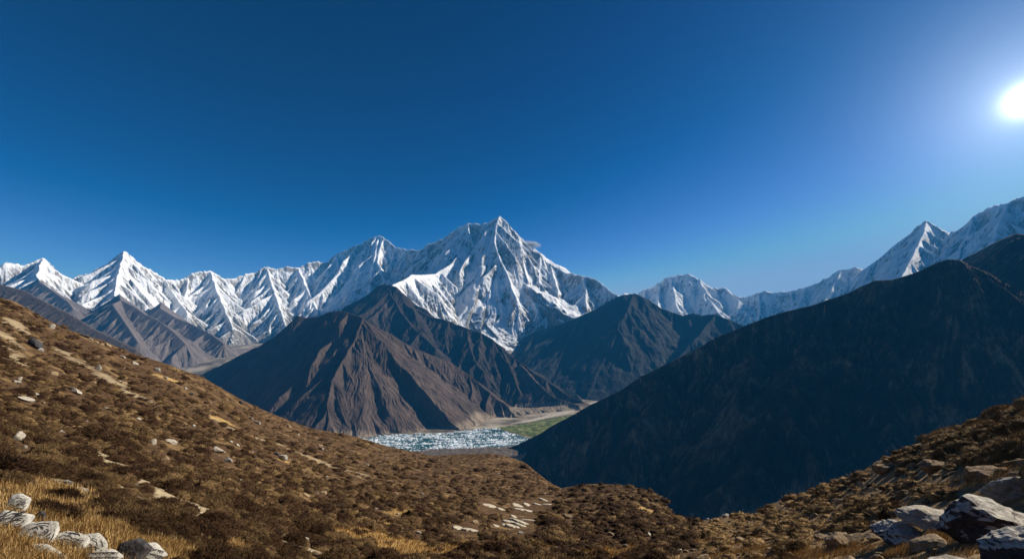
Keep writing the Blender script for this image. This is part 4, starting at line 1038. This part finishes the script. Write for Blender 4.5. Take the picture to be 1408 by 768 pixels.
mani_stone(123, 746, 40, 34, 'pointed prayer stone between the curved line stone and the script stone', 0.5, 0.65, -0.5, 6, 2, 0.30, -0.1)
mani_stone(145, 760, 40, 28, 'low prayer stone cut with rows of short letters', 0.4, 0.6, -0.15, 7, 3, 0.4, -0.1)
mani_stone(203, 758, 40, 30, 'pale prayer stone leaning on the black boulder', 0.75, 0.45, -0.55, 8, 3, 0.5, 0.0)
mani_stone(104, 766, 32, 14, 'low white stone half hidden under the carved row', 0.3, 0.7, 0.0, 9, 9, 0.6, -0.25)
mani_stone(72, 755, 44, 24, 'rough pale footing stone under the round prayer stone', 0.4, 0.6, -0.5, 12, 9, 0.5, -0.15)
mani_stone(175, 756, 38, 32, 'black boulder at the right end of the carved row', 0.3, 0.4, 0.2, 10, 9, 0.7, 0.1, 'boulder', True)
mani_stone(38, 712, 10, 14, 'small black stone standing behind the carved row', 0.3, 0.3, 0.2, 11, 9, 0.7, 0.3, 'stone', True)

# ------------------------------------------------------------------ heath shrubs
# ------------------------------------------------------------------ stones among the heath of the right bank
rg = np.random.RandomState(77)
cnt = 0
while cnt < 130:
    px = rg.uniform(940, 1415); tp = np.interp(px, SILX, SILY); py = tp + (775 - tp) * rg.uniform(0, 1)
    h = hit(px, py + 2)
    if h is None: continue
    w = min(rg.lognormal(-0.95, 0.55), 1.3) / h[1] * F * 0.9
    put_rock('stone', px, py, max(w, 3.5), ('brown', 'brown', 'tan', 'brown', 'tan')[rg.randint(5)], 'brown weathered stone among the heath of the right bank', 'stone', 'stones scattered over the right bank', var=rg.randint(4), sink=0.35, tilt=rg.uniform(-0.3, 0.2), asp=rg.uniform(0.9, 1.3), flat=rg.uniform(0.8, 1.3))
    cnt += 1

def dome(r_, sub, flat=0.6, rough=0.24, freq=2.3):
    """a low uneven cushion of twigs"""
    bm = bmesh.new(); bmesh.ops.create_icosphere(bm, subdivisions=sub, radius=1.0)
    v = np.array([q.co for q in bm.verts]); f = np.array([[q.index for q in p.verts] for p in bm.faces]); bm.free()
    f = f[(v[f][:, :, 2] > -0.35).all(1)]
    used = np.zeros(len(v), bool); used[f] = True; idx = np.cumsum(used) - 1; v = v[used]; f = idx[f]
    o1, o2 = r_.uniform(0, 90, 2)
    k = 1 + rough * 1.3 * fbm(v[:, 0] * freq + o1, v[:, 1] * freq + v[:, 2] * 1.9 + o2, 2) + rough * 0.8 * perlin(v[:, 0] * 5.5 + o2, v[:, 1] * 5.5 - v[:, 2] * 4 + o1) + r_.uniform(-0.5, 0.5, len(v)) * rough * 0.5
    p = v * k[:, None]; p[:, 2] *= flat
    tone = np.clip(0.5 + (k - 1) * 1.1 + r_.uniform(-0.18, 0.18, len(v)), 0, 1)
    return p, f, tone
def sprigs(r_, n, p, nrm, leaf):
    """short twigs standing out of a cushion"""
    i = r_.randint(0, len(p), n); b = p[i] * r_.uniform(0.92, 1.0, n)[:, None] + r_.normal(size=(n, 3)) * 0.07
    ax = nrm[i] * 0.8 + r_.normal(size=(n, 3)) * 0.45 + np.array([0.0, 0, 0.35]); ax /= np.linalg.norm(ax, axis=1, keepdims=True)
    sd = np.cross(ax, r_.normal(size=(n, 3))); sd /= np.linalg.norm(sd, axis=1, keepdims=True)
    l_ = leaf * r_.uniform(0.6, 1.5, n)[:, None]; w = l_ * 0.17
    V = np.stack([b - sd * w, b + sd * w, b + sd * w * 0.6 + ax * l_ * 2, b - sd * w * 0.6 + ax * l_ * 2], 1)
    return V.reshape(-1, 3), np.repeat(np.clip(r_.normal(0.6, 0.25, n), 0, 1), 4)
m = Mat('heath_leaf', 0.9, 0.1)
c = m.coord(); tn = m.attr('tone'); hue = m.attr('kin')
n1 = m.noise(c, 9.0, 5, 0.7); n2 = m.noise(c, 30.0, 4, 0.7)
tt = m.math('ADD', m.math('MULTIPLY', tn, 0.6), m.math('SUBTRACT', m.math('MULTIPLY', n1, 0.9), 0.25))
colA = m.ramp(tt, [(0.15, (0.013, 0.007, 0.004)), (0.5, (0.048, 0.0245, 0.012)), (0.95, (0.145, 0.078, 0.038))])
colB = m.ramp(tt, [(0.15, (0.07, 0.042, 0.017)), (0.5, (0.32, 0.205, 0.088)), (0.95, (0.62, 0.44, 0.21))])
M_HEATH = m.done(m.mix(hue, colA, colB), m.bump(n1, 0.10, 1.0, m.bump(n2, 0.03, 0.8)))
rg = np.random.RandomState(21)
N_S = 52000
spx = np.where(rg.rand(N_S) < 0.88, rg.uniform(-30, 1440, N_S), np.where(rg.rand(N_S) < 0.5, rg.uniform(-200, -30, N_S), rg.uniform(1440, 1790, N_S))); top_s = np.interp(spx, SILX, SILY)
spy = top_s + (800 - top_s) * rg.uniform(0.0, 1.0, N_S) + 1.0
cand = []
jj = np.clip(np.round((spx - NPX[0]) / 1.7).astype(int), 0, len(NPX) - 1)
for k in range(N_S):
    j = jj[k]; i = int(np.searchsorted(NMAX[:, j], (YH - spy[k]) / F))
    if 0 < i < len(NY) - 1: cand.append((spx[k], NY[i], NZ[i, j], sand[i, j], gold[i, j], grass_n[i, j], spy[k]))
cand = np.array(cand)
dist_s = np.hypot((cand[:, 0] - 704) / F * cand[:, 1], cand[:, 1])
size = rg.lognormal(-1.32, 0.52, len(cand)) * (1 + np.minimum(dist_s, 300) / 210.0) * np.where(cand[:, 0] > 960, 0.8, 1.0)
shown = size / cand[:, 1] * F
den = rg.rand(len(cand))
# thin them out so that about the same share of the ground is covered near and far
cover = np.clip(17.0 / np.maximum(shown, 2.5) ** 1.35, 0, 1)
ok = (cand[:, 3] < 0.35) & ((cand[:, 4] < 0.35) | (den < 0.05)) & (den < np.where(cand[:, 5] > 0.5, 0.2, 1.0)) & (rg.rand(len(cand)) < cover * np.where(cand[:, 0] > 960, 1.5, 1.0))
ok &= ~((cand[:, 0] < 235) & (cand[:, 6] > 700 + cand[:, 0] * 0.22))
for px_, py_, w_ in ROCKPX:
    ok &= ~((np.abs(cand[:, 0] - px_) < w_ * 0.6 + shown * 0.7) & (cand[:, 6] > py_ - 0.2 * w_) & (cand[:, 6] < py_ + 0.75 * w_ + shown))
cand, size, dist_s, shown = cand[ok], size[ok], dist_s[ok], shown[ok]
order = np.argsort(-shown * ((cand[:, 0] > -10) & (cand[:, 0] < 1418) & (cand[:, 6] < 785)))
cand, size, dist_s, shown = cand[order], size[order], dist_s[order], shown[order]
print('shrubs', len(cand))
SHM = []
for q in range(7):
    r_ = np.random.RandomState(300 + q)
    p, f, T = dome(r_, 4, (0.8, 0.65, 0.9, 0.75, 0.6, 0.8, 0.65)[q])
    V2, T2 = sprigs(r_, 4200, p, p / np.linalg.norm(p, axis=1, keepdims=True), 0.062)
    q4 = np.arange(len(V2)).reshape(-1, 4) + len(p)
    f4 = np.concatenate([f, q4[:, [0, 1, 2]], q4[:, [0, 2, 3]]])
    o = mesh_np('shrub', np.concatenate([p, V2]), f4, M_HEATH, True, attrs={'tone': np.concatenate([T * 0.6, T2]), 'kin': np.full(len(p) + len(V2), (0.0, 0.15, 0.05, 0.35, 0.6, 0.1, 0.9)[q])}, link=False); SHM.append(o.data); bpy.data.objects.remove(o)
NI = 260
for k in range(NI):
    px, Y, z = cand[k, 0], cand[k, 1], cand[k, 2]
    q = rg.randint(6) if px < 960 else (3, 4, 6, 6, 4, 1)[rg.randint(6)]  # paler shrubs on the right bank, standing in for missing sunlight
    o = bpy.data.objects.new('heath_shrub', SHM[q]); col.objects.link(o)
    s_ = size[k]
    o.matrix_world = Matrix.Translation(((px - 704) / F * Y, Y, z - 0.02 * s_)) @ ground_normal(px, Y).to_track_quat('Z', 'Y').to_matrix().to_4x4() @ Matrix.Rotation(rg.uniform(0, 6.28), 4, 'Z') @ Matrix.Diagonal((s_ * rg.uniform(0.9, 1.5), s_, s_ * rg.uniform(0.7, 1.1), 1))
    tag(o, 'low brown heath shrub in the foreground heath', 'shrub', 'heath shrubs on the near slope')
h = hit(82, 690)
o = bpy.data.objects.new('heath_shrub', SHM[0]); col.objects.link(o)
o.matrix_world = Matrix.Translation(h) @ Matrix.Diagonal((0.62, 0.46, 0.5, 1))
tag(o, 'darkest round shrub at the upper edge of the golden grass', 'shrub')
VV, FF, TT, KK = [], [], [], []; off = 0
def cushion(q, sub, ns, leaf):
    r_ = np.random.RandomState(500 + sub * 20 + q)
    p, f, T = dome(r_, sub, 0.85, 0.30)
    V2, T2 = sprigs(r_, ns, p, p / np.linalg.norm(p, axis=1, keepdims=True), leaf)
    q4 = np.arange(len(V2)).reshape(-1, 4) + len(p)
    return np.concatenate([p, V2]), np.concatenate([f, q4[:, [0, 1, 2]], q4[:, [0, 2, 3]]]), np.concatenate([T * 0.7, T2])
protos = {n: [cushion(q, n, ns, lf) for q in range(12)] for n, ns, lf in ((3, 420, 0.10), (2, 110, 0.15), (1, 26, 0.24))}
tilt = {}
for k in range(NI, len(cand)):
    n_ = 3 if shown[k] > 9 else (2 if shown[k] > 3.5 else 1)
    V, Fq, T = protos[n_][rg.randint(12)]
    a = rg.uniform(0, 6.28); ca, sa = math.cos(a), math.sin(a); s_ = size[k]
    X_ = (V[:, 0] * ca - V[:, 1] * sa) * s_ * rg.uniform(0.9, 1.5); Y_ = (V[:, 0] * sa + V[:, 1] * ca) * s_
    VV.append(np.stack([X_ + (cand[k, 0] - 704) / F * cand[k, 1], Y_ + cand[k, 1], V[:, 2] * s_ * rg.uniform(0.6, 1.1) + cand[k, 2] - 0.05 * s_], 1)); FF.append(Fq + off); off += len(V)
    TT.append(np.clip(T + rg.uniform(-0.2, 0.2), 0, 1)); KK.append(np.full(len(V), np.clip(rg.normal(0.12, 0.22) + 0.75 * (cand[k, 0] > 960), 0, 1)))  # kin raised on the right bank: brightness put into the leaf colour
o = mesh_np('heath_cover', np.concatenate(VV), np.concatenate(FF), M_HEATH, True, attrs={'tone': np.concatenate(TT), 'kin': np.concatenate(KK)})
tag(o, 'carpet of low brown heath covering the slope', 'ground cover', kind='stuff')

# ------------------------------------------------------------------ golden grass
m = Mat('dry_grass', 0.8, 0.2)
tn = m.attr('tone')
M_GRASS = m.done(m.ramp(tn, [(0.0, (0.16, 0.09, 0.03)), (0.4, (0.44, 0.275, 0.10)), (1.0, (0.74, 0.54, 0.25))]))
rg = np.random.RandomState(31)
def scatter_grass(n, x0, x1, ymax, thr, hgt, seed, wild=0.03):
    r_ = np.random.RandomState(seed)
    px = r_.uniform(x0, x1, n); tp = np.interp(px, SILX, SILY); py = tp + (805 - tp) * r_.uniform(0, 1, n)
    j = np.clip(np.round((px - NPX[0]) / 1.7).astype(int), 0, len(NPX) - 1)
    i = np.array([np.searchsorted(NMAX[:, a], (YH - b) / F) for a, b in zip(j, py)])
    g = (i > 0) & (i < len(NY) - 1); i = np.clip(i, 0, len(NY) - 1)
    g &= (NY[i] < ymax) & (r_.uniform(0, 1, n) < (gold[i, j] - thr) * 1.6 + wild * (sand[i, j] < 0.3) * np.clip(0.2 + 1.2 * grass_n[i, j] + 1.6 * vn2[i, j], 0, 1.5))
    px, i, j = px[g], i[g], j[g]
    Y = NY[i] * (1 + r_.uniform(-0.004, 0.004, len(px))); X = (px - 704) / F * Y; Z = ground(px, Y)
    n = len(px)
    a = r_.uniform(0, 6.28, n); lean = r_.uniform(0.2, 0.9, n); hh = hgt * r_.uniform(0.5, 1.3, n); w = (0.004 + Y * 0.00035) * r_.uniform(0.8, 1.4, n)
    # wind and slope comb the blades downhill to the right
    dx, dy = np.cos(a) * 0.6 + 0.7, np.sin(a) * 0.6 - 0.3
    V = np.zeros((n, 6, 3))
    for k, (t, ww) in enumerate(((0, 1.0), (0.55, 0.8), (1.0, 0.2))):
        ox = dx * lean * hh * t ** 1.8; oy = dy * lean * hh * t ** 1.8; oz = hh * (t - 0.25 * lean * t * t)
        for q, sg in enumerate((-1, 1)):
            V[:, 2 * k + q, 0] = X + ox + sg * w * ww * np.cos(a + 1.6); V[:, 2 * k + q, 1] = Y + oy + sg * w * ww * np.sin(a + 1.6); V[:, 2 * k + q, 2] = Z - 0.02 + oz
    b = np.arange(n)[:, None] * 6
    Fq = np.concatenate([b + np.array([0, 1, 3, 2]), b + np.array([2, 3, 5, 4])])
    tv = np.clip(r_.normal(0.5, 0.22, n) + 0.25 * fbm(X / 0.8, Y / 0.8, 2), 0, 1)
    return V.reshape(-1, 3), Fq, np.repeat(tv, 6)
parts_ = [scatter_grass(160000, -120, 260, 40, 0.1, 0.34, 1), scatter_grass(150000, 960, 1600, 60, 0.2, 0.26, 2, 0.95), scatter_grass(260000, -20, 960, 110, 0.2, 0.34, 3, 0.45)]
off = 0; VV, FF, TT = [], [], []
for V, Fq, T in parts_:
    VV.append(V); FF.append(Fq + off); TT.append(T); off += len(V)
o = mesh_np('dry_grass', np.concatenate(VV), np.concatenate(FF), M_GRASS, False, attrs={'tone': np.concatenate(TT)})
tag(o, 'golden dry grass on the near slope', 'grass', kind='stuff')

# ------------------------------------------------------------------ wind blown snow off the summit
bm = bmesh.new(); bmesh.ops.create_icosphere(bm, subdivisions=3, radius=1.0)
me = bpy.data.meshes.new('snow_plume'); bm.to_mesh(me); bm.free()
o = bpy.data.objects.new('snow_plume', me); col.objects.link(o)
a_, b_ = Vector(P(716, 334, 12250)), Vector(P(745, 338, 12250))
o.location = (a_ + b_) / 2; o.scale = ((b_ - a_).length * 0.62, 150, 150); o.rotation_euler = (0, 0.12, 0)
pm = bpy.data.materials.new('blown_snow'); pm.use_nodes = True; t = pm.node_tree; t.nodes.clear()
po = t.nodes.new('ShaderNodeOutputMaterial'); pv_ = t.nodes.new('ShaderNodeVolumePrincipled')
tc = t.nodes.new('ShaderNodeTexCoord'); ln_ = t.nodes.new('ShaderNodeVectorMath'); ln_.operation = 'LENGTH'; t.links.new(tc.outputs['Object'], ln_.inputs[0])
mr = t.nodes.new('ShaderNodeMapRange'); t.links.new(ln_.outputs['Value'], mr.inputs[0])
for i, v in ((1, 0.15), (2, 1.0), (3, 1.0), (4, 0.0)): mr.inputs[i].default_value = v
nz = t.nodes.new('ShaderNodeTexNoise'); nz.inputs['Scale'].default_value = 2.2; nz.inputs['Detail'].default_value = 5; t.links.new(tc.outputs['Object'], nz.inputs['Vector'])
mu = t.nodes.new('ShaderNodeMath'); mu.operation = 'MULTIPLY'; t.links.new(mr.outputs[0], mu.inputs[0]); t.links.new(nz.outputs['Fac'], mu.inputs[1])
mg = t.nodes.new('ShaderNodeMapRange'); t.links.new(mu.outputs[0], mg.inputs[0])
for i, v in ((1, 0.12), (2, 0.6), (3, 0.0), (4, 0.022)): mg.inputs[i].default_value = v
t.links.new(mg.outputs[0], pv_.inputs['Density']); pv_.inputs['Color'].default_value = (0.95, 0.96, 0.98, 1); pv_.inputs['Anisotropy'].default_value = 0.2
t.links.new(pv_.outputs[0], po.inputs['Volume']); me.materials.append(pm)
tag(o, 'wisp of blown snow trailing right from the summit', 'snow plume', kind='stuff')

# ------------------------------------------------------------------ haze
def box(name, x0, x1, y0, y1, z0, z1):
    v = [(x, y, z) for z in (z0, z1) for y in (y0, y1) for x in (x0, x1)]
    f = [(0, 2, 3, 1), (4, 5, 7, 6), (0, 1, 5, 4), (2, 6, 7, 3), (0, 4, 6, 2), (1, 3, 7, 5)]
    return mesh_np(name, v, f, None, False)
hz = box('haze', -36000, 56000, -60, 24500, -1200, 4900)
hm = bpy.data.materials.new('thin_blue_haze'); hm.use_nodes = True
t = hm.node_tree; t.nodes.clear()
ho = t.nodes.new('ShaderNodeOutputMaterial'); pv = t.nodes.new('ShaderNodeVolumePrincipled')
pv.inputs['Density'].default_value = HAZE_DENSITY
pv.inputs['Color'].default_value = (*HAZE_COLOR, 1)
pv.inputs['Anisotropy'].default_value = HAZE_G
t.links.new(pv.outputs[0], ho.inputs['Volume'])
hz.data.materials.append(hm)
tag(hz, 'thin blue haze filling the valley air', 'haze', kind='stuff')
